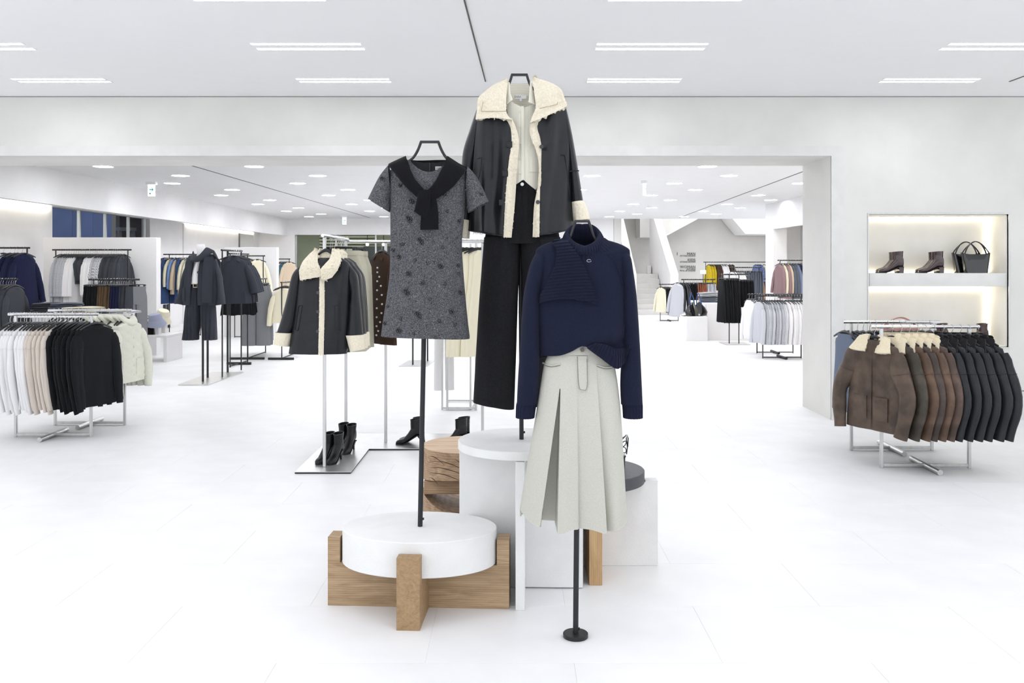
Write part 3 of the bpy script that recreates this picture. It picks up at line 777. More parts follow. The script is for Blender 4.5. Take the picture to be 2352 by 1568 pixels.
# ================================================================== tweed dress
def tweed(name):
    m, nt, b = new_mat(name); N, L = nt.nodes, nt.links
    tc = N.new('ShaderNodeTexCoord')
    n1 = N.new('ShaderNodeTexNoise'); n1.inputs['Scale'].default_value = 400; n1.inputs['Detail'].default_value = 3; L.new(tc.outputs['Object'], n1.inputs['Vector'])
    n2 = N.new('ShaderNodeTexNoise'); n2.inputs['Scale'].default_value = 110; n2.inputs['Detail'].default_value = 2; L.new(tc.outputs['Object'], n2.inputs['Vector'])
    mx = N.new('ShaderNodeMix'); mx.data_type = 'FLOAT'; mx.inputs[0].default_value = .15; L.new(n1.outputs[0], mx.inputs[2]); L.new(n2.outputs[0], mx.inputs[3])
    r = N.new('ShaderNodeValToRGB'); e = r.color_ramp.elements
    e[0].position = .34; e[0].color = lin(44, 44, 48); e[1].position = .66; e[1].color = lin(138, 138, 142)
    k = e.new(.5); k.color = lin(78, 79, 83)
    L.new(mx.outputs[0], r.inputs['Fac']); L.new(r.outputs[0], b.inputs['Base Color'])
    bp = N.new('ShaderNodeBump'); bp.inputs['Strength'].default_value = .3; bp.inputs['Distance'].default_value = .003; L.new(n1.outputs[0], bp.inputs['Height']); L.new(bp.outputs[0], b.inputs['Normal'])
    b.inputs['Roughness'].default_value = .95; b.inputs['Specular IOR Level'].default_value = .15
    return m
M_tweed = tweed('grey wool tweed')
M_lining = fabric('black satin lining', (36, 36, 40), .1, 60, .5, .05)
M_bead = mat('black glass bead', (22, 22, 26), .12, 0, .2, 200, spec=.8)
M_knitblack = fabric('black fine knit', (21, 21, 24), .15, 300, .95, .3, 500)
M_tag = mat('white woven tag', (238, 238, 236), .8, 0, .02, 60)
gd = G(4.24, (987, 340))
dr = thing('tweed_dress', 'grey tweed shift dress scattered with black beads, short sleeves', 'dress', gd.o)
DR = [(366, 940, 1032, .03), (372, 925, 1046, .045), (380, 908, 1060, .056), (392, 897, 1071, .066), (420, 894, 1074, .08), (460, 896, 1071, .085), (500, 897, 1066, .085),
      (560, 897, 1061, .08), (620, 896, 1064, .088), (680, 889, 1069, .1), (740, 880, 1075, .106), (772, 875.5, 1079, .107)]
def dr_disp(x, y, u, f, v):
    d = .006 * noise.noise(Vector((x * .02, y * .008, 9)))
    if f and y > 420:
        k = sm(420, 520, y)
        d -= .005 * k * math.exp(-((x - (913 - .08 * max(0, y - 560))) / 5) ** 2) + .005 * k * math.exp(-((x - (1049 + .045 * max(0, y - 560))) / 5) ** 2)
        d += .008 * sm(560, 772, y) * math.sin((x - 880) / 22)
    return d
obj('body', loft(gd, DR, 140, 80, dr_disp, lambda u, f: 3 * u + (2 if f else -2), lambda u, f: (30 * (1 - min(1, abs(u)) ** 2) if f else 6), 2.4), M_tweed, dr)
obj('lining', panel(gd, [(362, 938), (405, 946)], [(362, 1036), (405, 1028)], lambda u, v, x, y: -.012 + .0 * u, 16, 10, .003, lambda u: 366 + 8 * math.sin(math.pi * u)), M_lining, dr)
obj('zip', MB().box(-.003, .003, -.006, .0, -.045, 0).move(gd.px(987, 374, -.008)), M_black, dr)
for rows in ([((893, 378), (900, 446), .05, .0), ((874, 402), (898, 462), .056, .004), ((860, 428), (897, 476), .058, .006), ((846, 457), (896, 488), .055, .008)],
             [((1074, 382), (1070, 446), .05, .0), ((1092, 402), (1072, 462), .056, .004), ((1108, 430), (1074, 476), .058, .006), ((1123, 463), (1075, 489), .055, .008)]):
    obj('sleeve', loops(gd, rows, 48, 8, 2.1, lip=True), M_tweed, dr)
tg = obj('neck_tag', MB().box(-.021, .021, -.002, 0, -.008, .008).move(gd.px(1010, 386, -.004)), M_tag, dr)
text('lettering', 'ZARA', M_lining, .011, gd.px(1008, 386, -.0005), (math.pi/2, 0, 0), dr, 'CENTER', .0002)
# beads
bead_me = {}
def bead_cluster(kind):
    if kind in bead_me: return bead_me[kind]
    q = random.Random(len(bead_me) * 13 + 5); m = MB()
    spots = {'t': [(0, 0)], 's': [(0, 0), (.004, .003), (-.004, .003), (0, -.0045), (.0005, .006)],
             'm': [(-.006, .005), (0, 0), (.007, -.006), (.006, .004), (-.003, -.006), (-.009, -.001)],
             'l': [(-.010, .004), (-.004, .009), (.004, .006), (0, -.002), (.009, .001), (-.007, -.005), (.004, -.009), (.010, -.006), (-.002, .002)],
             'x': [(-.012, .008), (-.005, .012), (.002, .008), (-.008, .001), (0, 0), (.007, .003), (.012, -.002), (.006, -.008), (.013, -.011), (-.004, -.006), (.002, -.014), (.009, -.017)]}[kind]
    for x, z in spots:
        m.ball((x + q.uniform(-.001, .001), -q.uniform(.0015, .004), z), .0046 if kind != 't' else .0034, 8, 5)
    bead_me[kind] = m.mesh('bead_cluster'); return bead_me[kind]
BE = [(165,355,'l'),(175,477,'s'),(325,402,'m'),(405,518,'l'),(388,640,'x'),(662,585,'s'),(740,652,'m'),(820,433,'s'),(930,462,'m'),(757,513,'t'),(470,795,'x'),(338,823,'s'),(625,842,'s'),(252,860,'m'),
      (315,910,'l'),(430,937,'s'),(612,975,'l'),(385,1028,'l'),(755,1028,'s'),(488,1095,'m'),(645,1100,'s'),(370,1155,'x'),(765,1163,'l'),(540,1208,'s'),(223,1258,'s'),(690,1297,'l'),(455,1313,'x'),
      (333,1342,'s'),(603,1362,'s'),(713,1385,'s'),(185,1380,'m'),(315,1430,'l'),(425,1450,'s'),(580,1477,'s'),(285,745,'t'),(320,748,'t'),(770,968,'m'),(640,465,'m'),(232,993,'t'),(745,770,'t')]
q = random.Random(4)
BE += [(q.uniform(230, 760), q.uniform(740, 1480), 't') for _ in range(34)]
for bx, by, k in BE:
    x, y = 820 + bx / 3.135, 300 + by / 3.135
    if x < 892 and y < 490: d = .05; x += 9
    elif x > 1076 and y < 490: d = .05; x -= 10
    else:
        xl_, xr_, _ = col_interp(DR, y); x = min(max(x, xl_ + 9), xr_ - 9)
        d = front_of(DR, x, y, 2.4) + dr_disp(x, y, 0, True, .5)
    o = obj('bead_cluster', bead_cluster(k), M_bead, dr, gd.px(x, y, d + .0005)); o.rotation_euler = (0, q.uniform(0, 6.28) if k in 'st' else 0, 0)
# black knit tied over the shoulders
kn = thing('tied_sweater', 'black knit sweater tied round the shoulders of the tweed dress', 'sweater', gd.px(985, 455, 0) + gd.o)
gn = G(4.24, (985, 455))
for rows in ([((893, 378), (934, 359), .012, .02), ((897, 384), (938, 368), .016, .055), ((918, 410), (950, 398), .018, .092), ((940, 436), (962, 420), .018, .105), ((964, 458), (978, 438), .016, .112)],
             [((1071, 387), (1028, 359), .012, .02), ((1070, 393), (1026, 370), .016, .055), ((1052, 424), (1014, 400), .018, .092), ((1026, 448), (1002, 424), .018, .105), ((998, 466), (988, 440), .016, .112)]):
    obj('sleeve', loops(gn, rows, 28, 7, 2.4, True, True, .06), M_knitblack, kn)
obj('front_tail', loops(gn, [((967, 443), (996, 440), .016, .118), ((964, 462), (995, 460), .02, .125), ((960, 480), (994, 478), .014, .118), ((957, 489), (986, 508), .012, .112)], 96, 8, 2.4, True, True, .02, (24, .02)), M_knitblack, kn)
obj('rear_tail', loops(gn, [((982, 455), (1004, 452), .012, .105), ((975, 480), (1009, 478), .013, .106), ((972, 505), (1011, 505), .012, .106), ((971, 530), (1011, 529), .011, .106)], 96, 8, 2.6, True, True, .02, (24, .02)), M_knitblack, kn)
obj('back_drape', panel(gn, [(362, 930), (380, 900), (560, 893)], [(362, 1034), (380, 1068), (560, 1050)], lambda u, v, x, y: -.10 - .01 * math.sin(6 * u), 20, 24, .006), M_knitblack, kn)

# ================================================================== shearling coat, shirt and jeans
M_coat = leather('black nappa leather', (27, 29, 33), .30, .14)
M_shear = fleece('cream shearling', (236, 227, 206))
M_shirt = mat('cream striped cotton', (238, 234, 216), .9, 0, .04, 30)
def stripes(name, c1, c2, scale, direction='X'):
    m, nt, b = new_mat(name); N, L = nt.nodes, nt.links
    tc = N.new('ShaderNodeTexCoord'); w = N.new('ShaderNodeTexWave'); w.bands_direction = direction; w.inputs['Scale'].default_value = scale
    L.new(tc.outputs['Object'], w.inputs['Vector']); r = N.new('ShaderNodeValToRGB')
    r.color_ramp.elements[0].position = .55; r.color_ramp.elements[0].color = lin(*c1); r.color_ramp.elements[1].position = .95; r.color_ramp.elements[1].color = lin(*c2)
    L.new(w.outputs[0], r.inputs[0]); L.new(r.outputs[0], b.inputs['Base Color']); b.inputs['Roughness'].default_value = .85; b.inputs['Specular IOR Level'].default_value = .2
    return m
M_shirt = stripes('cream pinstriped cotton', (240, 237, 222), (224, 221, 207), 38)
M_jean = mat('black denim', (30, 30, 33), .9, 0, .25, 260, .3, 600, spec=.2, stretch=(1, 1, .5))
gc = G(4.455, (1193, 180))
ct = thing('shearling_coat', 'open black leather coat with broad cream shearling collar on the tall stand', 'coat', gc.o)
bell = lambda u: math.sin(math.pi * u)
def cd(u, v, x, y):      # bulge of the coat fronts
    t = abs(x - 1196) / 120.0
    return .105 * max(0.0, 1 - t ** 2.6) ** .5 + .02 * v + .028 * noise.noise(Vector((x * .032, y * .006, 1))) + .009 * sm(270, 420, y) * math.sin(x * .145 + .006 * y)
CL = [(225, 1120), (260, 1102), (300, 1095), (400, 1086), (480, 1078), (533, 1070)]
CLi = [(225, 1160), (285, 1166), (310, 1175), (340, 1178), (385, 1171), (450, 1164), (546, 1160)]
CRi = [(225, 1230), (290, 1230), (325, 1240), (400, 1240), (470, 1235), (545, 1235)]
CR = [(225, 1283), (260, 1299), (300, 1303), (400, 1309), (480, 1316), (528, 1319)]
obj('left_front', panel(gc, CL, CLi, cd, 30, 50, .012, None, lambda u: 529 + 17 * u ** .8), M_coat, ct)
obj('right_front', panel(gc, CRi, CR, cd, 30, 50, .012, None, lambda u: 543 - 15 * u ** 1.3), M_coat, ct)
obj('hem_binding', MB().tube([gc.px(1072 + 88 * t / 14, 527 + 17 * (t / 14) ** .8, cd(0, 1, 1072 + 88 * t / 14, 540) + .001) for t in range(15)], .004, 6), M_coat, ct)
obj('hem_binding', MB().tube([gc.px(1236 + 82 * t / 14, 541 - 15 * (t / 14) ** 1.3, cd(0, 1, 1236 + 82 * t / 14, 540) + .001) for t in range(15)], .004, 6), M_coat, ct)
obj('back', panel(gc, [(195, 1135), (230, 1112), (300, 1093), (400, 1084), (527, 1068)], [(195, 1255), (230, 1288), (300, 1305), (400, 1312), (527, 1320)], lambda u, v, x, y: -.02 - .075 * bell(u) ** .6, 30, 30, .012), M_shear, ct)
obj('left_placket', panel(gc, [(280, 1162), (304, 1173), (328, 1175), (385, 1168), (450, 1162), (547, 1157)], [(280, 1176), (307, 1187), (333, 1192), (385, 1188), (464, 1183), (547, 1175)],
    lambda u, v, x, y: cd(u, v, x, y) + .006 + .010 * bell(u), 10, 90, .010, nz=.005, nsc=240), M_shear, ct)
obj('right_placket', panel(gc, [(278, 1222), (305, 1215), (325, 1219), (350, 1229), (390, 1236), (420, 1236), (450, 1230), (480, 1225), (546, 1222)], [(278, 1239), (300, 1233), (320, 1238), (345, 1242), (400, 1241), (430, 1239), (470, 1238), (546, 1237)],
    lambda u, v, x, y: cd(u, v, x, y) + .004 + .009 * bell(u), 10, 90, .010, nz=.005, nsc=240), M_shear, ct)
obj('left_collar', panel(gc, [(188, 1160), (196, 1142), (206, 1128), (222, 1112), (240, 1100), (262, 1098), (286, 1095)], [(188, 1168), (215, 1165), (240, 1163), (262, 1163), (276, 1167), (288, 1180)],
    lambda u, v, x, y: .055 + .075 * sm(0, .55, v) + .018 * bell(u) + .014 * sm(.8, .92, v) + .010 * sm(.16, .06, u) * sm(.3, .5, v), 48, 60, .02, None, lambda u: 286 - 3 * bell(u), nz=.004, nsc=150), M_shear, ct)
obj('right_collar', panel(gc, [(184, 1221), (205, 1224), (235, 1227), (256, 1229), (275, 1222), (292, 1216)], [(184, 1230), (193, 1256), (205, 1276), (222, 1288), (240, 1294), (254, 1298), (292, 1296)],
    lambda u, v, x, y: .055 + .075 * sm(0, .55, v) + .018 * bell(u) + .014 * sm(.8, .92, v) + .010 * sm(.84, .94, u) * sm(.3, .5, v), 48, 60, .02, None, lambda u: 292 - 36 * u ** 1.15, nz=.004, nsc=150), M_shear, ct)
for rows, cuff in (([((1122, 212), (1104, 296), .05, .0), ((1098, 245), (1100, 320), .055, .0), ((1078, 300), (1098, 345), .058, .0), ((1062, 360), (1091, 385), .058, 0), ((1058, 440), (1084, 448), .056, 0), ((1058, 506), (1080, 510), .055, 0)],
                    [((1056, 503), (1081, 507), .058, 0), ((1054, 512), (1080, 515), .062, 0), ((1053, 545), (1078, 548), .06, 0)]),
                   ([((1282, 210), (1298, 296), .05, .0), ((1296, 235), (1300, 320), .055, .0), ((1312, 300), (1301, 345), .058, .0), ((1327, 385), (1306, 400), .058, 0), ((1339, 461), (1311, 466), .055, 0)],
                    [((1340, 461), (1310, 465), .056, 0), ((1345, 468), (1311, 472), .062, 0), ((1355, 503), (1315, 508), .06, 0)])):
    s_ = obj('sleeve', loops(gc, rows, 40, 10, 2.1), M_coat, ct)
    obj('shearling_cuff', loops(gc, cuff, 60, 10, 2.1, False, False, .06, None, True), M_shear, s_)
for x, y in ((1169.5, 339.5), (1160.5, 404.5), (1153, 469)):
    c = gc.px(x, y, cd(0, .5, x, y) + .004)
    h = obj('buttonhole_tab', MB().rbox(c.x - .015, c.x + .015, c.y - .003, c.y + .003, c.z - .015, c.z + .015, .002, 1), M_coat, ct)
    obj('buttonhole_slit', MB().box(c.x - .009, c.x + .013, c.y - .004, c.y, c.z - .0022, c.z + .0022), M_black, h)
for x, y in ((1241.5, 345), (1233.5, 468.5)):
    c = gc.px(x, y, cd(0, .5, x, y) + .02); obj('button', MB().tube([c, c + Vector((0, -.004, 0))], .010, 18), M_bead, ct)
for pts in ([(1098, 368), (1107, 367), (1104, 400), (1099, 420)], [(1286, 361), (1294, 360), (1301, 400), (1307, 450)]):
    obj('pocket_welt', line_on(gc, pts, lambda x, y: cd(0, .5, x, y) + .001, .003, 6), M_coat, ct)
obj('sleeve_seam', line_on(gc, [(1306, 397), (1317, 394), (1328, 395)], .058, .003, 6, 8), M_coat, ct)
for pts in ([(1112, 246), (1109, 262), (1108, 268), (1165, 268)], [(1237, 262), (1262, 256), (1277, 250), (1274, 220)]):
    obj('collar_stitching', line_on(gc, pts, lambda x, y: .128 + .03 * sm(230, 262, y), .0016, 5, 20), mat('tan thread', (176, 160, 132), .9, 0, .1, 60), ct)

sh_ = thing('striped_shirt', 'cream pinstriped cotton shirt half tucked inside the shearling coat', 'shirt', gc.o)
sd = lambda u, v, x, y: .052 + .022 * max(0, 1 - ((x - 1200) / 45.0) ** 2) + .007 * noise.noise(Vector((x * .06, y * .02, 3)))
obj('left_front', panel(gc, [(225, 1160), (300, 1158), (430, 1168)], [(225, 1200), (430, 1202)], sd, 20, 40, .003, lambda u: 236 + 18 * u ** 1.5, lambda u: 433 - 18 * u ** 1.4), M_shirt, sh_)
obj('right_front', panel(gc, [(225, 1199), (430, 1201)], [(225, 1244), (430, 1246)], lambda u, v, x, y: sd(u, v, x, y) - .003, 20, 40, .003, lambda u: 253 - 12 * u, lambda u: 413 + 36 * u ** .8), M_shirt, sh_)
obj('button_placket', panel(gc, [(250, 1196), (418, 1197)], [(250, 1203), (416, 1204)], lambda u, v, x, y: sd(u, v, x, y) + .003, 4, 30, .003), M_shirt, sh_)
obj('back_yoke', panel(gc, [(188, 1165), (262, 1163)], [(188, 1222), (262, 1226)], lambda u, v, x, y: -.02 + .03 * v - .02 * bell(u), 14, 10, .003), stripes('cream lateral pinstripe', (238, 234, 218), (204, 200, 186), 38, 'Z'), sh_)
obj('collar_point', panel(gc, [(192, 1167), (222, 1164), (240, 1163), (246, 1164)], [(192, 1171), (222, 1173), (240, 1178), (246, 1177)], lambda u, v, x, y: .03 + .075 * v + .006 * bell(u), 8, 16, .004, None, lambda u: 247 - 10 * u), M_shirt, sh_)
obj('collar_point', panel(gc, [(190, 1217), (222, 1215), (246, 1212)], [(190, 1221), (222, 1224), (250, 1228)], lambda u, v, x, y: .03 + .075 * v + .006 * bell(u), 8, 16, .004, None, lambda u: 243 + 5 * u), M_shirt, sh_)
obj('neck_tag', MB().box(-.028, .028, -.002, 0, -.0085, .0085).move(gc.px(1196, 223, .004)), M_tag, sh_)
text('lettering', 'ZARA', M_lining, .013, gc.px(1189, 223, .0065), (math.pi/2, 0, 0), sh_, 'CENTER', .0002)
obj('size_tag', MB().box(-.005, .005, -.002, 0, -.012, 0).move(gc.px(1196, 227, .004)), M_tag, sh_)
for y in (262, 297, 333, 368, 401):
    c = gc.px(1194.5, y, sd(0, 0, 1194.5, y) + .004); obj('button', MB().tube([c, c + Vector((0, -.002, 0))], .005, 12), mat('pearl button', (228, 222, 204), .3), sh_)
obj('chest_pocket', panel(gc, [(340, 1215), (398, 1215)], [(340, 1238), (398, 1238)], lambda u, v, x, y: sd(u, v, x, y) + .002, 6, 6, .003), M_shirt, sh_)

jn = thing('black_jeans', 'wide black denim jeans hanging under the shearling coat', 'jeans', gc.px(1200, 420) + gc.o)
gj = G(4.455, (1200, 420))
JH = [(418, 1152, 1250, .058), (436, 1147, 1256, .064), (480, 1134, 1268, .085), (520, 1120, 1280, .095), (560, 1110, 1288, .098)]
obj('hips', loft(gj, JH, 90, 20, lambda x, y, u, f, v: -.02 * math.exp(-((x - 1197) / 10) ** 2) * sm(470, 560, y), None, None, 2.4, lip=False), M_jean, jn)
obj('waistband', loft(gj, [(417, 1151, 1251, .061), (436, 1146, 1257, .067)], 72, 3, None, None, None, 2.4, lip=False), M_jean, jn)
def leg_disp(x, y, u, f, v): return .010 * noise.noise(Vector((x * .04, y * .006, 4))) + (.012 if f else 0) * math.exp(-(u / .12) ** 2) * (1 - v)
obj('leg', loft(gj, [(545, 1112, 1196, .095), (620, 1106, 1193, .095), (700, 1100, 1189, .092), (800, 1094, 1186, .09), (930, 1087, 1181, .086)], 80, 40, leg_disp, lambda u, f: 8 * u, None, 2.5), M_jean, jn)
obj('leg', loft(gj, [(545, 1194, 1287, .095), (620, 1196, 1291, .095), (700, 1198, 1294, .092), (800, 1201, 1297, .09), (925, 1206, 1301, .086)], 80, 40, leg_disp, lambda u, f: -8 * u, None, 2.5), M_jean, jn)
jf = lambda x, y: front_of(JH, x, y, 2.4) + .004
obj('fly_seam', line_on(gj, [(1199, 437), (1199, 480), (1196, 515), (1190, 530)], jf, .0018), M_jean, jn)
obj('fly_seam', line_on(gj, [(1212, 437), (1212, 490), (1206, 515), (1196, 528)], jf, .0014), M_jean, jn)
c = gj.px(1199, 426, .070); obj('button', MB().tube([c, c + Vector((0, -.004, 0))], .0085, 18), M_steel, jn)
for x, y in ((1229.5, 437), (1232, 442)):
    c = gj.px(x, y, .066); obj('rivet', MB().ball(c, .004, 10, 6), M_steel, jn)
for x in (1188,):
    c = gj.px(x, 427, front_of(JH, x, 427, 2.4) + .006); obj('belt_loop', MB().rbox(c.x - .006, c.x + .006, c.y - .003, c.y + .003, c.z - .022, c.z + .022, .0015, 1), M_jean, jn)
# ================================================================== racks
def rack(label, c, half, leg, Z, metal='steel', rz=0.0, foot=.25, r=.0135, foot_r=.022, group=None, plate=None, end_foot=0.0):
    """clothes rack: c = floor centre, half = half rail length, leg = half leg spacing, Z = rail height"""
    m = M_steel if metal == 'steel' else M_black
    t = thing('clothes_rack', label, 'clothes rack', (c[0], c[1], 0), rz, group)
    obj('rail', MB().tube([(-half, 0, Z), (half, 0, Z)], r, 12), M_chrome if metal == 'steel' else m, t)
    w = .024 if metal == 'steel' else .017
    z0 = plate if plate else 0
    for s in (-1, 1):
        obj('leg', MB().rbox(s*leg - w/2, s*leg + w/2, -w/2, w/2, z0, Z - r, .002, 1), m, t)
    if not plate:
        obj('base_bar', MB().rbox(-leg - w/2 + w, leg + w/2 - w, -w/2, w/2, .012, .012 + w, .002, 1), m, t)
    if foot:
        obj('foot_bar', MB().tube([(0, -foot, foot_r), (0, foot, foot_r)], foot_r, 16), m, t)
    if end_foot:
        obj('end_foot', MB().tube([(-leg - .05, -end_foot, .02), (-leg - .05, end_foot, .02)], .02, 10), m, t)
    return t

# ------------------------------------------------------------------ hanger and garment kits (local: x along the shoulders, -y the front, z = 0 the rail)
Z0 = -.115
def hook_mesh(n=5):
    pts = [(0, 0, Z0 + .035), (0, 0, -.045), (.014, 0, -.022), (.0175, 0, 0), (.012, 0, .0125), (0, 0, .0175), (-.012, 0, .0125), (-.0175, 0, 0)]
    return MB().tube(pts, .0018, n).mesh('hook')
HOOK = hook_mesh()
def hanger_mesh(w=.19, drop=.055):
    pts = [(w * s, 0, Z0 + .032 - drop * abs(s) ** 1.5) for s in (-1, -.75, -.5, -.25, -.08, 0, .08, .25, .5, .75, 1)]
    ry = [.008, .010, .011, .012, .013, .014, .013, .012, .011, .010, .008]
    return MB().tube(pts, [.005] * 11, 8, True, ry, side=(0, 1, 0)).mesh('hanger')
HANGER = hanger_mesh()
def clip_hanger_mesh():
    m = MB().tube([(-.17, 0, Z0 + .02), (-.155, 0, Z0 + .032), (0, 0, Z0 + .036), (.155, 0, Z0 + .032), (.17, 0, Z0 + .02)], .0065, 8)
    return m.mesh('hanger')
CLIPH = clip_hanger_mesh()
CLIP = MB().rbox(-.014, .014, -.011, .011, -.022, .022, .003, 1).mesh('clip')

def ring_pts(z, w, d, M, n=2.3, fold=None, yo=0.0):
    r = []
    for j in range(M):
        a = 2*math.pi*j/M; ux, uy = se(math.cos(a), n), se(math.sin(a), n)
        x, y = w * ux, -d * uy + yo
        if fold: y -= fold(ux, uy, z)
        r.append((x, y, z))
    return r

def kit_top(L=.66, sw=.21, hw=.24, d=.045, sl=.56, elbow=.06, cuff=.05, fwd=.02, r0=.07, r1=.048, neck=.072, folds=.006, fk=9, seed=1, M=28, N=18, collar=None, cuffs=False, sleeves=True, seam=False, drop=.05, quilt=0.0, hemr=0.0, front=False, flat=.72):
    q = random.Random(seed); ph = q.uniform(0, 6)
    parts = []
    def fold(ux, uy, z):
        t = max(0, (Z0 - .1 - z) / L)
        f = folds * t * (math.sin(fk * ux + ph + 2 * t) + .5 * math.sin(2.3 * fk * ux + ph * 2)) * (1 if uy > 0 else -1)
        if quilt: f += quilt * (abs(math.sin(z * 34 + 4 * ux)) + abs(math.sin(z * 34 - 4 * ux))) * (1 if uy > 0 else -1)
        return f
    rows = [(Z0 + .012, neck, d * .8), (Z0 - .002, neck * 1.25, d * .85), (Z0 - .02, sw * .72, d * .9), (Z0 - drop * .8, sw * .95, d * .95), (Z0 - drop - .02, sw, d)]
    for i in range(1, N + 1):
        t = i / N; z = Z0 - drop - .02 - (L - drop - .02) * t
        w = sw * .985 + (hw - sw * .985) * sm(0, 1, t)
        if hemr and t > .93: w -= hemr
        rows.append((z, w, d * (1 + .25 * t)))
    rs = [ring_pts(z, w, dd, M, 2.3, fold) for z, w, dd in rows]
    last = rs[-1]; rs.append([(x * .95, y * .8, z + .002) for x, y, z in last]); rs.append([(x * .93, y * .7, z + .05) for x, y, z in last])
    parts.append(('body', MB().rings(rs).mesh('body'), 'main'))
    if sleeves:
        for s in (-1, 1):
            zt = Z0 - drop - .03
            path = []; ra = []; rb = []
            K = max(6, N // 2)
            for i in range(K + 1):
                t = i / K
                x = sw * .90 + interp([0, .18, .55, 1], [0, .03, elbow, cuff], t); z = zt - sl * t
                y = -fwd * (t ** 1.3) * 2.0
                path.append((s * x, y, z)); rr = r0 + (r1 - r0) * t
                rr *= 1 + .05 * math.sin(t * 17 + ph + s)
                ra.append(rr * (.35 + .65 * sm(-.1, .12, t)) * .85); rb.append(rr * (.55 + .45 * sm(0, .15, t)) * flat)
            m = MB().tube(path, ra, max(12, M // 2), False, rb, side=(1, 0, 0))
            parts.append(('sleeve', m.mesh('sleeve'), 'main'))
            if cuffs:
                e = Vector(path[-1]); dv = (Vector(path[-1]) - Vector(path[-2])).normalized()
                parts.append(('cuff', MB().tube([e - dv * .008, e, e + dv * .02, e + dv * .045], [ra[-1] * 1.0, ra[-1] * 1.04, ra[-1] * .9, ra[-1] * .86], max(12, M // 2), False, [rb[-1], rb[-1] * 1.04, rb[-1] * .9, rb[-1] * .86], side=(1, 0, 0)).mesh('cuff'), 'trim' if cuffs == 'trim' else 'main'))
            if seam:
                k = 1 + K // 6; c0 = Vector(path[k]); pts = [(c0.x + ra[k] * 1.03 * math.cos(a * math.pi / 8), c0.y + rb[k] * 1.03 * math.sin(a * math.pi / 8), c0.z + s * .25 * ra[k] * math.cos(a * math.pi / 8)) for a in range(17)]
                parts.append(('shoulder_seam', MB().tube(pts, .003, 5, False).mesh('shoulder_seam'), 'main'))
    if collar == 'crew':
        pts = [(neck * 1.02 * math.cos(a * math.pi / 12), -d * .82 * math.sin(a * math.pi / 12), Z0 + .010 - (.028 if math.sin(a * math.pi / 12) > 0 else .0) * abs(math.sin(a * math.pi / 12))) for a in range(25)]
        parts.append(('neckband', MB().tube(pts, .009, 6, False).mesh('neckband'), 'main'))
    if collar in ('fleece', 'shirt'):
        big = collar == 'fleece'
        for s in (-1, 1):
            def cf(u, v, s=s):
                if big:
                    x = s * (.045 + .10 * u + .055 * v * u); y = -(.03 + d * .55 + .03 * math.sin(math.pi * u)) * (v * .9 + .1) + .012 * (1 - v); z = Z0 + .05 - .02 * u - (.135 - .03 * u) * v
                    nn = .006 * noise.noise(Vector((u * 7, v * 7, s * 3 + seed)))
                    return (x, y - nn, z)
                x = s * (.03 + .05 * u + .02 * v); y = -(.02 + d * .75) * (v * .8 + .2); z = Z0 + .03 - .02 * u - .07 * v
                return (x, y, z)
            m = MB().sheet(cf, 10, 10, .018 if big else .004)
            parts.append(('collar', m.mesh('collar'), 'trim' if big else 'main'))
        if big and not front:
            rs = []
            for z, rx, ry in ((Z0 - .045, .135, .058), (Z0 - .01, .115, .058), (Z0 + .03, .098, .054), (Z0 + .062, .092, .050), (Z0 + .066, .080, .040), (Z0 + .03, .078, .036)):
                rs.append([(rx * math.cos(2*math.pi*j/36) * (1 + .03 * noise.noise(Vector((j * .5, z * 40, seed)))), -.004 - ry * math.sin(2*math.pi*j/36) * (1 + .06 * noise.noise(Vector((j * .5, z * 40, seed + 3)))), z - (.03 if math.sin(2*math.pi*j/36) > .5 else 0)) for j in range(36)])
            parts.append(('standing_collar', MB().rings(rs).mesh('standing_collar'), 'trim'))
            parts.append(('back_collar', MB().tube([(.09 * math.cos(a * math.pi / 10), .02 + .022 * math.sin(a * math.pi / 10), Z0 + .035) for a in range(11)], .02, 8, True, .034).mesh('back_collar'), 'trim'))
    if collar == 'hood':
        pts = [(.085 * math.cos(a * math.pi / 14), .012 - .048 * math.sin(a * math.pi / 14), Z0 + .045 - .05 * max(0, math.sin(a * math.pi / 14))) for a in range(29)]
        parts.append(('puffed_collar', MB().tube(pts, .026, 10, False, .045).mesh('puffed_collar'), 'main'))
    if front:
        fy = -d * 1.12
        parts.append(('front_zip', MB().tube([(.012, -d * .9, Z0 - .07), (.01, fy, Z0 - .2), (.008, -d * 1.22, Z0 - L * .7), (.006, -d * 1.26, Z0 - L + .01)], .005, 6).mesh('front_zip'), 'main'))
        for s in (-1, 1):
            parts.append(('patch_pocket', MB().sheet(lambda u, v, s=s: (s * (.035 + .14 * u), -d * (1.23 - .12 * u) - .004, Z0 - L * (.62 + .26 * v)), 8, 6, -.008).mesh('patch_pocket'), 'main'))
    parts.append(('hanger', HANGER, 'hanger'))
    return parts

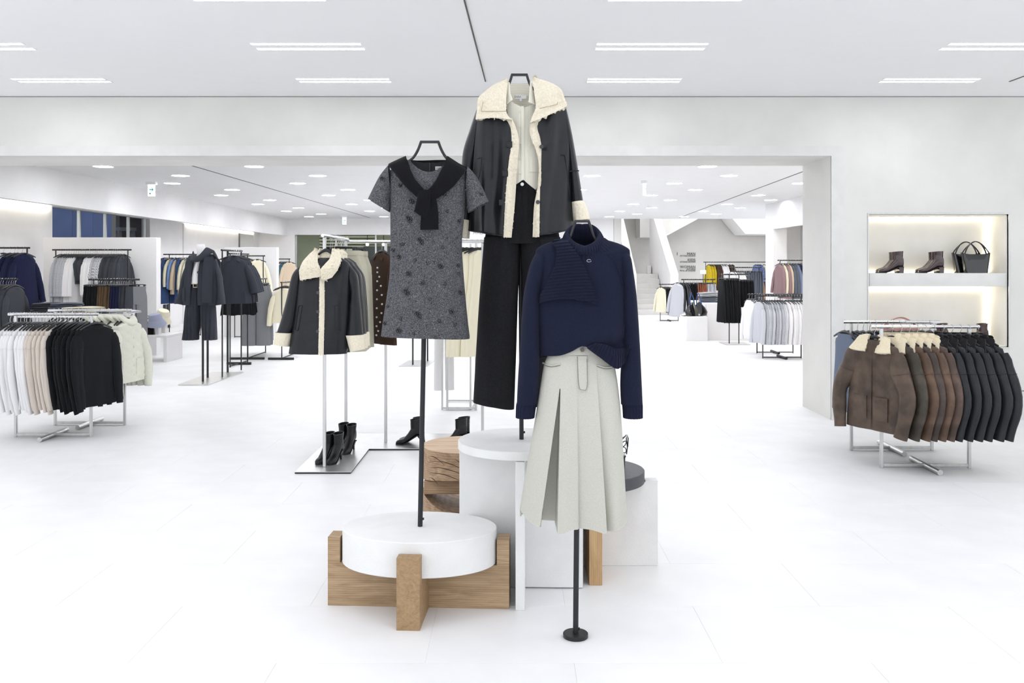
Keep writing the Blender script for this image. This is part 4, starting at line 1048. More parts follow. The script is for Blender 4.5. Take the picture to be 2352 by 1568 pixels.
def kit_trousers(L=.95, w=.175, hw=.20, d=.03, seed=1, M=20, N=14, wide=1.0, gap=.02):
    q = random.Random(seed); ph = q.uniform(0, 6); parts = []
    zt = Z0 + .0
    rs = []
    for t, ww, dd in ((0, w, d * .8), (.05, w * 1.01, d * .85), (.16, hw * .98, d), (.28, hw, d * 1.1)):
        rs.append(ring_pts(zt - L * t, ww, dd, M, 2.4))
    parts.append(('hips', MB().rings(rs).mesh('hips'), 'main'))
    for s in (-1, 1):
        rs = []
        for i in range(N + 1):
            t = i / N; z = zt - L * (.24 + .76 * t); lw = (hw / 2) * (1 - .02 * t) * wide ** t
            rs.append([(x + s * (hw / 2 + gap * t * .5), y - .008 * t * math.sin(12 * x + ph + s), z) for x, y, z in ring_pts(z, lw, d * (1.1 + .15 * t), max(12, M * 2 // 3), 2.2)])
        parts.append(('leg', MB().rings(rs).mesh('leg'), 'main'))
    parts.append(('waistband', MB().rings([ring_pts(zt + .006, w * 1.01, d * .9, M, 2.4), ring_pts(zt - .034, w * 1.02, d * .92, M, 2.4)]).mesh('waistband'), 'main'))
    parts.append(('hanger', CLIPH, 'hanger'))
    return parts

def kit_skirt(L=.62, w=.16, hw=.26, d=.035, seed=1, pleats=11, M=96, N=10, amp=.010):
    ph = seed * 1.7; rs = []
    for i in range(N + 1):
        t = i / N; z = Z0 - L * t; ww = w + (hw - w) * t ** .8
        r = []
        for j in range(M):
            a = 2*math.pi*j/M; k = 1 + (amp / d) * (.15 + t) * math.cos(pleats * 2 * a + ph); ux, uy = se(math.cos(a), 2.2), se(math.sin(a), 2.2)
            r.append((ww * ux * (1 + .02 * math.cos(pleats * 2 * a + ph) * t), -d * uy * k, z + .012 * t * math.sin(a * 5 + ph)))
        rs.append(r)
    parts = [('body', MB().rings(rs).mesh('body'), 'main'), ('waistband', MB().rings([ring_pts(Z0 + .006, w * 1.02, d * 1.08, 24, 2.2), ring_pts(Z0 - .03, w * 1.04, d * 1.12, 24, 2.2)]).mesh('waistband'), 'main')]
    parts.append(('hanger', CLIPH, 'hanger'))
    return parts

def place(kit, name, label, cat, loc, rz, m, trim=None, group=None, detail=True, hmat=None, tilt=0.0):
    t = thing(name, label, cat, loc, rz, group)
    t.rotation_euler = (tilt, 0, rz)
    for nm, me, slot in kit:
        mm = {'main': m, 'trim': trim or m, 'hanger': hmat or M_hanger}[slot]
        o = obj(nm, me, mm, t)
        if slot == 'hanger':
            obj('hook', HOOK, M_chrome, o)
            if me == CLIPH:
                for s in (-1, 1): obj('clip', CLIP, M_hanger, o, (s * .14, 0, Z0 + .012))
    return t

NUM = ['zero', 'one', 'two', 'three', 'four', 'five', 'six', 'seven', 'eight', 'nine', 'ten', 'eleven', 'twelve', 'thirteen', 'fourteen', 'fifteen', 'sixteen']
def row(kits, name, what, cat, n, p0, p1, Z, rz, m, where, trim=None, group=None, jit=.09, hmat=None, desc=''):
    """n garments along a rail from p0 to p1; the label counts them from the p0 end"""
    for i in range(n):
        f = i / max(1, n - 1); x, y = p0[0] + (p1[0] - p0[0]) * f, p0[1] + (p1[1] - p0[1]) * f
        lab = ('%s, %s' % (what, where)) if n == 1 else ('%s, %s of %s %s' % (what, ORD[i], NUM[n] if n < 17 else str(n), where))
        mm = m[i % len(m)] if isinstance(m, (list, tuple)) else m
        place(kits[i % len(kits)], name, lab, cat, (x + (rnd.uniform(-.003, .003) if abs(rz) > .8 else rnd.uniform(-.02, .02)), y + (rnd.uniform(-.02, .02) if abs(rz) > .8 else rnd.uniform(-.003, .003)), Z), rz + rnd.uniform(-jit, jit), mm, trim, group, hmat=hmat)

# cloth colours
C_white = fabric('white cotton jersey', (240, 239, 240), .03)
C_beige = fabric('pale beige jersey', (214, 204, 194), .05)
C_black = fabric('black jersey', (26, 27, 30), .12)
C_cream = fabric('cream cotton', (236, 230, 206), .05)
C_ivory = fabric('ivory quilted nylon', (228, 228, 214), .03, 60, .55, .08)
C_charc = fabric('charcoal wool', (62, 64, 70), .15)
C_slate = fabric('slate cotton', (88, 94, 106), .12)
C_navy = fabric('deep navy wool', (28, 32, 58), .12)
C_marl = fabric('grey marl wool', (176, 178, 184), .28, 160)
C_ltgrey = fabric('light grey cotton', (196, 198, 204), .06)
C_midgrey = fabric('mid grey flannel', (126, 127, 131), .1)
C_olive = fabric('pale olive cotton', (200, 196, 176), .06)
C_brown = fabric('dark brown wool', (66, 50, 40), .2)
C_denim = fabric('blue denim', (62, 82, 122), .3, 120)
C_sky = fabric('sky blue cotton', (128, 160, 214), .1)
C_sand = fabric('sand wool', (206, 188, 164), .08)
C_butter = fabric('butter knit', (240, 233, 207), .05)
C_mauve = fabric('dusty mauve cotton', (142, 118, 120), .12)
C_blue = fabric('blue grey cotton', (110, 120, 146), .15)
C_rust = fabric('rust velvet', (140, 86, 66), .15)
C_mustard = fabric('mustard print', (190, 166, 40), .3, 60)
C_lime = fabric('lime cotton', (160, 176, 60), .1)
C_orange = fabric('amber corduroy', (204, 144, 60), .15)
C_print = fabric('blue floral print', (96, 112, 160), .5, 25)
C_green = fabric('green sequin print', (52, 92, 96), .5, 60)
C_stripe = stripes('grey striped cotton', (150, 152, 158), (236, 236, 238), 30)
C_dkbrown = fabric('brown corduroy', (92, 74, 56), .2)
C_tank = fabric('blue grey knit', (112, 122, 142), .12)

# kits (a few variants of each)
K_sweat = [kit_top(.74, .215, .25, .026, .60 + .02 * s, .055 + .012 * (s - 2), .035, .03, .078, .052, seed=s, collar='crew', cuffs=True, folds=.008, M=32, N=22, seam=True, flat=.36) for s in (1, 2, 3)]
K_leather = [kit_top(.70, .235, .29, .040, .64, .13, .09, .03, .105, .068, neck=.08, flat=.46, seed=s, collar='fleece', folds=.010, fk=5, M=36, N=24, seam=True, front=(s == 11)) for s in (11, 12, 13)]
K_puff = [kit_top(.60, .215, .265, .052, .55, .10, .07, .03, .088, .058, seed=s, collar='hood', folds=.006, quilt=.006, cuffs=True, M=40, N=40, hemr=.015, front=(s == 22)) for s in (21, 22)]
K_tank = [kit_top(.66, .16, .22, .022, seed=s, sleeves=False, folds=.006, M=20, N=12, neck=.10) for s in (31, 32)]
K_coat = [kit_top(.80, .19, .26, .045, .58, .085, .12, .02, .060, .050, seed=s, collar='shirt', folds=.012, M=26, N=14, drop=.085) for s in (41, 42)]
K_shirt = [kit_top(.70, .185, .22, .033, .56, .075, .10, .02, .052, .042, seed=s, collar='shirt', folds=.012, M=24, N=14, drop=.08) for s in (51, 52)]
K_short = [kit_top(.48, .17, .17, .032, .34, .02, .0, .01, .05, .04, seed=s, folds=.012, M=20, N=10) for s in (61, 62)]
K_knit = [kit_top(.58, .19, .21, .04, .52, .07, .09, .02, .056, .045, seed=s, collar='crew', folds=.008, M=24, N=14, drop=.08) for s in (71, 72)]
K_long = [kit_top(1.16, .12, .24, .035, seed=s, sleeves=False, folds=.014, M=24, N=14, neck=.06) for s in (81, 82)]
K_cape = [kit_top(.66, .19, .27, .04, .40, .09, .13, .02, .065, .075, drop=.08, collar='shirt', seed=s, folds=.018, M=26, N=14) for s in (91, 92)]
K_balloon = [kit_top(.70, .18, .25, .040, .60, .07, .07, .02, .070, .058, seed=s, folds=.014, hemr=.05, M=26, N=16, drop=.085, flat=.5) for s in (95, 96)]
K_trous = [kit_trousers(.98, .165, .19, .028, seed=s) for s in (1, 2)]
K_wide = [kit_trousers(1.02, .185, .225, .05, seed=s, wide=1.12) for s in (3, 4)]
K_olive = [kit_trousers(.84, .185, .225, .05, seed=s, wide=1.1) for s in (7, 8)]
K_short_trous = [kit_trousers(.62, .165, .19, .028, seed=s) for s in (5, 6)]
K_skirt = [kit_skirt(.86, .14, .27, .030, s, 12, 96, 10, .010) for s in (1, 2)]
K_miniskirt = [kit_skirt(.52, .15, .20, .030, s, 10, 80, 8, .008) for s in (3, 4)]
R90 = math.pi / 2

# ================================================================== near right: leather jackets and knit tanks
rack('silver rack of brown and black leather jackets beside the wall niche', (3.278, 7.08), .425, .345, 1.12, rz=math.radians(-1.2), foot=.26)
rack('silver rack of blue grey tanks behind the leather jackets', (3.30, 7.76), .42, .35, 1.115, foot=.26)
LB = [leather('brown worn leather ' + a, c, .5, .38, 9) for a, c in (('one', (84, 70, 60)), ('two', (66, 60, 52)), ('three', (92, 72, 58)), ('four', (70, 60, 56)), ('five', (96, 76, 62)), ('six', (86, 70, 62)))]
LK = leather('black soft leather', (31, 32, 36), .34, .2, 10)
SH_cream = fleece('pale shearling collar', (232, 220, 192)); SH_black = fleece('black shearling collar', (28, 28, 31))
xs = [2.880, 3.015, 3.085, 3.150, 3.213, 3.276, 3.345, 3.415, 3.485, 3.552, 3.618, 3.685]
for i, x in enumerate(xs):
    b = i < 6
    nm = 'brown leather jacket with cream shearling collar' if b else 'black leather jacket with black shearling collar'
    wh = ('frontmost, showing its full front' if i == 0 else '%s of six on the rack by the niche' % ORD[i]) if b else ('last on the rack, nearest the wall edge' if i == 11 else '%s of six on the rack by the niche' % ORD[i - 6])
    place(K_leather[0] if i in (0,) else K_leather[1 + i % 2], 'leather_jacket', nm + ', ' + wh, 'jacket', (x, 7.08 - .02 * (x - 3.278), 1.12), -R90 + (.44 if i == 0 else .30 if i not in (10, 11) else .42) + rnd.uniform(-.04, .04), LB[i] if b else LK, SH_cream if b else SH_black, 'leather jackets by the wall niche')
row(K_tank, 'knit_vest', 'blue grey knit tank', 'tank top', 16, (2.90, 7.76), (3.68, 7.76), 1.115, -R90 + .1, [C_tank, C_slate, C_tank], 'behind the leather jackets', group='knit tanks behind the leather jackets')

# ================================================================== near left: sweatshirts and quilted jackets
rack('silver rack of white, beige and black sweatshirts at the near left', (-4.30, 8.37), .42, .35, 1.15, foot=.26, rz=math.radians(1))
rack('silver rack of ivory quilted jackets behind the sweatshirts', (-4.25, 8.99), .42, .35, 1.155, foot=.26)
dx = .78 / 25
row(K_sweat, 'sweatshirt', 'white sweatshirt', 'sweatshirt', 9, (-4.70, 8.37), (-4.70 + dx * 8, 8.37), 1.15, R90 - .06, C_white, 'on the near left rack', group='sweatshirts on the near left rack')
row(K_sweat, 'sweatshirt', 'pale beige sweatshirt', 'sweatshirt', 7, (-4.70 + dx * 9, 8.37), (-4.70 + dx * 15, 8.37), 1.15, R90 - .06, C_beige, 'on the near left rack', group='sweatshirts on the near left rack')
row(K_sweat, 'sweatshirt', 'black sweatshirt', 'sweatshirt', 8, (-4.70 + dx * 16, 8.37), (-3.96, 8.37), 1.15, R90 - .08, C_black, 'on the near left rack', group='sweatshirts on the near left rack')
place(K_sweat[0], 'sweatshirt', 'foremost black sweatshirt showing its whole front at the rack end', 'sweatshirt', (-3.90, 8.37, 1.15), R90 - .35, C_black, None, 'sweatshirts on the near left rack')
row(K_shirt, 'white_blouse', 'white blouse', 'blouse', 8, (-4.62, 8.99), (-4.28, 8.99), 1.155, R90, C_white, 'behind the near left sweatshirts', group='white blouses behind the sweatshirts')
row(K_puff, 'quilted_jacket', 'ivory quilted jacket', 'jacket', 5, (-4.22, 8.99), (-3.92, 8.99), 1.155, R90 - .1, C_ivory, 'right of the black sweatshirts', group='ivory quilted jackets')
place(K_puff[1], 'quilted_jacket', 'foremost ivory quilted jacket showing its open collar and pocket', 'jacket', (-3.87, 8.99, 1.155), R90 - .16, C_ivory, None, 'ivory quilted jackets')

# ================================================================== shearling jackets on the L-shaped steel plate
pl_ = thing('base_plate', 'L-shaped polished steel floor plate under the shearling jackets and boots', 'base plate', (-1.45, 7.9, 0))
obj('plate', MB().poly([(-1.677, 6.876, .012), (-1.241, 6.876, .012), (-1.241, 7.754, .012), (-.15, 7.754, .012), (-.15, 8.45, .012), (-1.677, 8.45, .012)], (0, 0, .004)).move((1.45, -7.9, 0)), M_plate, pl_)
obj('shadow_gap_black', MB().poly([(-1.674, 6.879, 0), (-1.244, 6.879, 0), (-1.244, 7.757, 0), (-.153, 7.757, 0), (-.153, 8.447, 0), (-1.674, 8.447, 0)], (0, 0, .012)).move((1.45, -7.9, 0)), M_black, pl_)  # black slab stands in for the shadow gap under the raised plate
rack('tall silver rack running back behind the front shearling jacket', (-1.482, 7.51), .53, .455, 1.84, rz=R90, foot=0, plate=.0162)
rack('tall silver rack behind the tweed dress on the steel plate', (-.70, 8.03), .78, .436, 1.82, foot=0, plate=.0162)
gj1 = G(7.02, (748, 541))
M_coat2 = leather('dark blue black leather', (24, 26, 31), .36, .14)
def shearling_jacket(label):
    t = thing('shearling_jacket', label, 'jacket', gj1.o, 0, 'shearling jackets on the steel plate')
    rows = [(592, 712, 785, .05), (604, 690, 808, .07), (622, 680, 822, .085), (660, 676, 822, .095), (720, 670, 826, .105), (780, 664, 822, .11), (808, 662, 800, .11)]
    rows = [(592, 712, 785, .05), (604, 694, 802, .07), (622, 686, 808, .085), (660, 682, 808, .095), (720, 675, 806, .105), (780, 668, 802, .11), (808, 664, 798, .11)]
    dsp = lambda x, y, u, f, v: (.012 * noise.noise(Vector((x * .05, y * .012, 3))) if f else 0)
    obj('body', loft(gj1, rows, 90, 40, dsp, lambda u, f: 3 if f else -3, None, 2.5), M_coat2, t)
    fo = lambda x, y: front_of(rows, x, y, 2.5) + dsp(x, y, 0, True, 0)
    obj('front_placket', panel(gj1, [(628, 740), (700, 740), (811, 739)], [(628, 751), (700, 752), (811, 751)], lambda u, v, x, y: fo(x, y) + .010 + .008 * bell(u), 8, 70, .01, nz=.006, nsc=420), M_shear, t)
    for rws, cuff in (([((692, 606), (688, 660), .05, 0), ((672, 630), (690, 680), .06, 0), ((660, 680), (688, 700), .065, 0), ((645, 740), (682, 745), .062, .01), ((637, 764), (668, 768), .06, .015)],
                       [((634, 762), (672, 764), .066, .015), ((630, 790), (666, 795), .064, .018)]),
                      ([((806, 610), (804, 660), .05, 0), ((822, 635), (806, 685), .06, 0), ((828, 690), (802, 705), .065, 0), ((834, 745), (800, 748), .062, .02), ((836, 768), (798, 770), .06, .03)],
                       [((838, 767), (796, 769), .066, .03), ((840, 800), (806, 806), .064, .034)])):
        s_ = obj('sleeve', loops(gj1, rws, 32, 8, 2.1), M_coat2, t)
        obj('shearling_cuff', loops(gj1, cuff, 44, 10, 2.1, wob=.07, lip=True), M_shear, s_)
    obj('left_collar', panel(gj1, [(571, 726), (585, 712), (605, 700), (625, 696), (643, 698)], [(571, 731), (590, 734), (605, 738), (618, 744), (643, 745)], lambda u, v, x, y: .03 + .10 * sm(0, .7, v) + .02 * bell(u), 30, 40, .02, None, lambda u: 643 - 8 * u, nz=.008, nsc=300), M_shear, t)
    obj('right_collar', panel(gj1, [(571, 764), (590, 763), (608, 752), (620, 744), (643, 746)], [(571, 770), (580, 784), (592, 788), (612, 786), (643, 766)], lambda u, v, x, y: .03 + .105 * sm(0, .7, v) + .02 * bell(u), 30, 40, .02, None, lambda u: 640 + 4 * bell(u) - 3 * u, nz=.008, nsc=300), M_shear, t)
    obj('inner_collar', panel(gj1, [(578, 728), (612, 734)], [(578, 768), (612, 762)], lambda u, v, x, y: -.02 + .05 * v, 14, 14, .01, nz=.008, nsc=300), M_shear, t)
    for y in (671, 714, 758):
        c = gj1.px(737, y, fo(737, y) + .004); obj('button', MB().tube([c, c + Vector((0, -.006, 0))], .013, 16), M_bead, t)
    for pts in ([(683, 756), (693, 700), (700, 700), (690, 757), (683, 756)], [(776, 758), (773, 700), (784, 700), (786, 758), (776, 758)]):
        obj('pocket_welt', line_on(gj1, pts, lambda x, y: fo(x, y) + .002, .0028, 6, 24), M_coat2, t)
    hg = obj('hanger', HANGER, M_hanger, t, (0, 0, -.03)); hg.scale = (.40, 1, 1); obj('hook', HOOK, M_chrome, hg)
    return t
sj = shearling_jacket('foremost black shearling jacket with cream collar and cuffs, facing forward')
def dup(root, loc, rz, label):
    r = root.copy(); COL.objects.link(r); r.location = loc; r.rotation_euler = (0, 0, rz); r['label'] = label
    for ch in list(root.children):
        c = ch.copy(); COL.objects.link(c); c.parent = r
        for g2 in list(ch.children):
            d2 = g2.copy(); COL.objects.link(d2); d2.parent = c
    return r
for i, (dx_, dy, a) in enumerate(((.010, .13, -.12), (.0, .25, -.18), (.0, .36, -.2))):
    dup(sj, gj1.o + Vector((dx_, dy, 0)), a, '%s black shearling jacket behind the foremost one on its rack' % ['first', 'second', 'third'][i])
row(K_olive, 'trousers', 'pale olive wide trousers', 'trousers', 6, (-1.482, 7.52), (-1.482, 7.92), 1.84, -.15, C_olive, 'behind the shearling jackets', group='pale olive trousers behind the shearling jackets')
bj = place(K_coat[0], 'beaded_jacket', 'dark brown jacket with pearl beads beside the tweed dress', 'jacket', (-1.17, 8.03, 1.82), -.95, C_brown)
for i in range(16):
    t_ = i / 15; s = -1 if i % 2 else 1
    obj('pearl', MB().ball((0, 0, 0), .009, 8, 6), M_tag, bj, (.04 + .10 * math.sin(3 * t_) * (s * .5 + .5), -.066 - .01 * t_, Z0 - .12 - .6 * t_))

# ================================================================== boots
def boot_meshes(shaft=.105, heel=.07, block=True, tall=False):
    foot = MB(); rs = []
    for x, zb, zt, w in ((-.118, .004, .022, .012), (-.108, .002, .034, .026), (-.085, .002, .044, .035), (-.05, .003, .054, .039), (-.015, .010 + heel * .15, .072 + heel * .25, .037), (.025, heel * .65, .105 + heel * .6, .034), (.06, heel * .98, .13 + heel * .9, .034), (.095, heel, .12 + heel, .033), (.112, heel, .09 + heel, .026)):
        rs.append([(x, w * se(math.cos(2*math.pi*j/20), 2.3), (zb + zt) / 2 + (zt - zb) / 2 * se(math.sin(2*math.pi*j/20), 2.3)) for j in range(20)])
    foot.rings(rs, cap0=True, cap1=True)
    zs = heel + .10
    sh2 = [[(.062 + rx * math.cos(2*math.pi*j/20) - .0 * z, ry * math.sin(2*math.pi*j/20), z + .10 * (rx * math.cos(2*math.pi*j/20)) * (1 if k == n_ - 1 else 0)) for j in range(20)]
           for k, (z, rx, ry) in enumerate([(zs - .05, .050, .034), (zs, .052, .036), (zs + shaft * .5, .052, .040), (zs + shaft, .055, .043)]) for n_ in (4,)]
    inn = [[(.062 + (x - .062) * .92, y * .92, z) for x, y, z in sh2[-1]], [(.062 + (x - .062) * .85, y * .85, z - .07) for x, y, z in sh2[-1]]]
    sh3 = MB().rings(sh2 + inn)
    sole = MB().rings([[(x, y * 1.05, z) for x, y, z in [(xx, sgn * ww, 0.0 + zz) for xx, ww, zz in ((-.12, .012, .0), (-.1, .030, 0), (-.06, .040, 0), (-.02, .037, .004 + heel*.10), (.03, .030, heel * .62), (.07, .030, heel * .93), (.112, .028, heel * .95)) for sgn in (-1, 1)]]] * 1) if False else MB()
    pts = [(-.12, .010, .0), (-.1, .030, 0), (-.06, .041, 0), (-.02, .038, .006 + heel*.12), (.03, .031, heel * .60), (.07, .031, heel * .92), (.113, .028, heel * .95)]
    sole.rings([[(x, -w, z), (x, w, z), (x, w, z + .008), (x, -w, z + .008)] for x, w, z in pts], cap0=True, cap1=True)
    hl_ = MB()
    if block: hl_.rings([[(.066, -.028, heel * .96), (.113, -.026, heel * .98), (.113, .026, heel * .98), (.066, .028, heel * .96)], [(.072, -.026, 0), (.112, -.024, 0), (.112, .024, 0), (.072, .026, 0)]], cap0=True, cap1=True)
    else: hl_.rings([[(.07, -.022, heel * .96), (.113, -.022, heel * .98), (.113, .022, heel * .98), (.07, .022, heel * .96)], [(.098, -.008, heel * .45), (.115, -.008, heel * .45), (.115, .008, heel * .45), (.098, .008, heel * .45)], [(.107, -.006, 0), (.119, -.006, 0), (.119, .006, 0), (.107, .006, 0)]], cap0=True, cap1=True)
    return [('foot', foot.mesh('foot')), ('shaft', sh3.mesh('shaft')), ('sole', sole.mesh('sole')), ('heel', hl_.mesh('heel'))]
B_ankle = boot_meshes(.045, .08, False); B_block = boot_meshes(.045, .055, True); B_tall = boot_meshes(.42, .05, True)
M_bootblk = leather('black boot leather', (26, 26, 29), .28, .15); M_burg = mat('burgundy patent leather', (60, 40, 42), .08, 0, .15, 12, .05, 30, coat=.6)
M_patent = mat('black patent leather', (24, 24, 27), .08, 0, .2, 12, .05, 20, coat=.6)
M_sole = mat('dark rubber sole', (20, 20, 21), .7, 0, .1, 40)
def boot(parts, name, label, loc, rz, m, group=None, s=1.0):
    t = thing(name, label, 'boot', loc, rz, group); t.scale = (s, s, s)
    for nm, me in parts: obj(nm, me, M_sole if nm in ('sole',) else m, t)
    return t
zp = .0165
for i, (x, y, a, w) in enumerate([(765, 1071, 1.32, 'front right of the four by the silver post'), (742, 1070, 1.20, 'front left of the four by the silver post'),
                                  (797, 1047, 1.36, 'rear right of the four by the silver post'), (776, 1044, 1.2, 'rear left of the four by the silver post')]):
    Y = GY(y); boot(B_ankle, 'ankle_boot', 'black leather heeled ankle boot, ' + w, (PX(x, Y), Y + .08, zp), a, M_bootblk, 'heeled boots on the steel plate')
for i, (x, y, w) in enumerate([(940, 1024, 'nearer of the pair beside the dress pole'), (946, 1019, 'farther of the pair beside the dress pole'), (1043, 1024, 'nearer of the pair behind the oak log'), (1050, 1019, 'farther of the pair behind the oak log')]):
    Y = GY(y); boot(B_ankle, 'ankle_boot', 'black leather heeled ankle boot in profile, ' + w, (PX(x, Y), Y, zp), .03, M_bootblk, 'heeled boots on the steel plate')
# niche goods
for i, (x, w) in enumerate([(2046, 'front one of the left pair on the niche shelf'), (2040, 'rear one of the left pair on the niche shelf'), (2138, 'front one of the middle pair on the niche shelf'), (2131, 'rear one of the middle pair on the niche shelf')]):
    Y = 9.40 if i % 2 == 0 else 9.50
    boot(B_block, 'block_heel_boot', 'burgundy patent block heel boot, ' + w, (PX(x, Y), Y, SH1 + .001), .02, M_burg, 'burgundy boots in the wall niche', 1.12)
for i, (x, w) in enumerate([(2252, 'lower niche right end, behind the black jackets'), (2160, 'lower niche middle, mostly hidden by the racks')]):
    boot(B_block, 'block_heel_boot', 'burgundy patent boot, ' + w, (PX(x, 9.5) - .05, 9.5, NZ0 + .011), .02, M_burg, 'burgundy boots in the wall niche', 1.1)
def tote(label, x, Y, z, w0=.115, w1=.15, h=.215, m=None, strap=.13, d=.05, name='tote_bag'):
    m = m or M_patent
    t = thing(name, label, 'bag', (x, Y, z))
    rs = []
    for f in (0, .02, .3, .6, .9, 1):
        w = w0 + (w1 - w0) * f; rs.append([(w * se(math.cos(2*math.pi*j/40), 5), -(d * (1 - .35 * f)) * se(math.sin(2*math.pi*j/40), 5), h * f - (.018 * (1 - (math.cos(2*math.pi*j/40)) ** 2) if f == 1 else 0)) for j in range(40)])
    rs.append([(x_ * .96, y_ * .9, z_ - .004) for x_, y_, z_ in rs[-1]]); rs.append([(x_ * .9, y_ * .8, z_ - .12) for x_, y_, z_ in rs[-1]])
    obj('body', MB().rings(rs, cap0=True), m, t)
    for s in (-1, 1):
        pts = [((-.13 + .26 * i / 16) * w1 / .15 + s * .02 * math.sin(math.pi * i / 16), s * d * .6, h * .93 + strap * math.sin(math.pi * i / 16) ** .8) for i in range(17)]
        obj('handle', MB().tube(pts, .006, 8, True, .010), m, t)
    return t
tote('glossy black bucket tote at the front of the niche shelf', PX(2243, 9.40), 9.42, SH1 + .001)
tote('glossy black bucket tote standing behind the other one in the niche', PX(2222, 9.52), 9.55, SH1 + .001)
tote('dusty pink bag with long straps in the lower niche behind the racks', PX(2068, 9.45), 9.45, NZ0 + .011, .18, .2, .20, mat('dusty pink leather', (168, 118, 116), .4, 0, .1, 10), .10)

# strappy sandal on the dark podium
M_strap = leather('black strap leather', (22, 22, 24), .35, .1)
for s, nm in ((0, 'nearer'), (1, 'farther')):
    sd_ = thing('strappy_sandal', 'black lace-up sandal with tall ankle straps on the dark podium, %s one' % nm, 'sandal', (.585 - .05 * s, 4.80 + .09 * s, .5115))
    obj('sole', MB().rings([[(x, -w, z), (x, w, z), (x, w, z + .007), (x, -w, z + .007)] for x, w, z in ((-.19, .015, 0), (-.16, .035, 0), (-.12, .038, 0), (-.06, .03, .03), (-.01, .026, .062), (.025, .022, .066))], cap0=True, cap1=True), M_strap, sd_)
    obj('heel', MB().tube([(.012, 0, .064), (.016, 0, .0)], [.013, .005], 10), M_strap, sd_)
    for k in range(3):
        z0_ = .10 + .035 * k
        obj('strap', MB().tube([(-.005 + .034 * math.cos(a * math.pi / 8), .03 * math.sin(a * math.pi / 8), z0_ + .012 * math.sin(a * math.pi / 4 + k)) for a in range(17)], .0025, 6), M_strap, sd_)
    obj('toe_strap', MB().tube([(-.14, .036 * math.cos(a * math.pi / 8), .006 + .028 * math.sin(a * math.pi / 8)) for a in range(9)], .004, 6), M_strap, sd_)
    obj('lace', MB().tube([(.030, -.01, .08), (.034, -.012, .12), (.028, -.012, .165), (.032, -.012, .185), (.038, -.012, .165), (.036, -.012, .12)], .003, 6), M_strap, sd_)
# ================================================================== left middle: table, bench, bags, partition racks
tb_ = thing('display_table', 'long white display table with folded jeans behind the near left racks', 'table', (-6.05, 12.6, 0))
obj('table_top', MB().rbox(-1.05, .60, -.4, .3, .895, .935, .004, 1), M_white, tb_)
for x in (-.8, .1): obj('leg_panel', MB().rbox(x, x + .05, -.3, .2, 0, .894, .004, 1), M_white, tb_)
def folded(label, loc, w, d, n, m, h=.022, name='folded_jeans', cat='jeans', rz=0.0, group=None):
    """one folded garment: layered slab with rounded fold"""
    t = thing(name, label, cat, loc, rz, group)
    for k in range(n):
        def fn(a, z, k=k): return None
        rs = []
        for i in range(9):
            u = -1 + 2 * i / 8; ww = w * (1 - .04 * (k % 2))
            hh = h * .5 * (1 - .35 * u ** 4)
            zc = h * (k + .5) + .004 * math.sin(3 * u + k)
            rs.append([(u * ww / 2, d / 2 * se(math.cos(2*math.pi*j/16), 4), zc + hh * se(math.sin(2*math.pi*j/16), 4)) for j in range(16)])
        obj('fold', MB().rings(rs, cap0=True, cap1=True), m, t)
    return t
for i, (x, m, nm) in enumerate([(108, C_charc, 'dark charcoal'), (150, C_slate, 'slate grey')]):
    for k in range(3):
        folded('%s folded jeans, %s layer of the pile on the long table' % (nm, ['bottom', 'middle', 'top'][k]), (PX(x, 12.6), 12.6 + .03 * k, .936 + .05 * k), .42, .34, 2, m, .023, rz=.2 + .1 * k, group='folded jeans on the long table')
for k in range(2):
    folded('pale cream folded jeans, %s layer of the pile on the long table' % ['lower', 'upper'][k], (PX(192, 12.5), 12.5, .936 + .05 * k), .46, .34, 2, C_olive, .023, rz=-.1, group='folded jeans on the long table')
folded('slate folded jeans near the end of the long table', (PX(250, 12.6), 12.6, .936), .36, .34, 2, C_slate, .02, rz=.1, group='folded jeans on the long table')
folded('light grey folded jeans at the end of the long table', (PX(285, 12.6), 12.6, .936), .34, .34, 2, C_ltgrey, .02, rz=-.1, group='folded jeans on the long table')

rack('black rack of dark trousers behind the long white table', (PX(262, 14), 14.0), .40, .32, 1.39, 'black', foot=.2)
tx = [PX(206 + 4.6 * i, 14.0) for i in range(24)]
for a, b, m, nm in ((0, 6, C_black, 'black'), (7, 12, C_dkbrown, 'brown pinwale'), (13, 17, C_navy, 'navy'), (18, 22, C_charc, 'charcoal')):
    row(K_trous, 'trousers', nm + ' trousers', 'trousers', b - a + 1, (tx[a], 14.0), (tx[b], 14.0), 1.39, R90 - .12, m, 'on clip hangers behind the long table', group='dark trousers behind the long table')
place(K_trous[0], 'trousers', 'grey trousers at the end of the dark trouser rack', 'trousers', (tx[23], 14.0, 1.39), R90 - .7, C_midgrey, None, 'dark trousers behind the long table')

rack('tall black rack in front of the large white partition', (PX(211, 15.6), 15.6), .69, .63, 1.885, 'black', foot=0)
for (x0, x1, n, kit, m, nm, cat, name) in ((141, 165, 5, K_coat, C_marl, 'grey marl wool coat', 'coat', 'wool_coat'), (169, 184, 4, K_coat, C_white, 'white long shirt', 'shirt', 'long_shirt'), (188, 204, 6, K_short, C_charc, 'charcoal ruched top', 'top', 'ruched_blouse'),
                                 (207, 225, 6, K_shirt, C_white, 'white shirt', 'shirt', 'shirt'), (228, 246, 6, K_shirt, C_stripe, 'grey striped shirt', 'shirt', 'striped_shirt'), (250, 284, 9, K_shirt, C_charc, 'charcoal shirt', 'shirt', 'shirt')):
    row(kit, name, nm, cat, n, (PX(x0, 15.6), 15.6), (PX(x1, 15.6), 15.6), 1.885, R90 - .25, m, 'on the partition rack', group='garments on the partition rack')
rack('tall black rack of navy coats at the left edge', (PX(22, 13.2), 13.2), .30, .26, 1.87, 'black', foot=0)
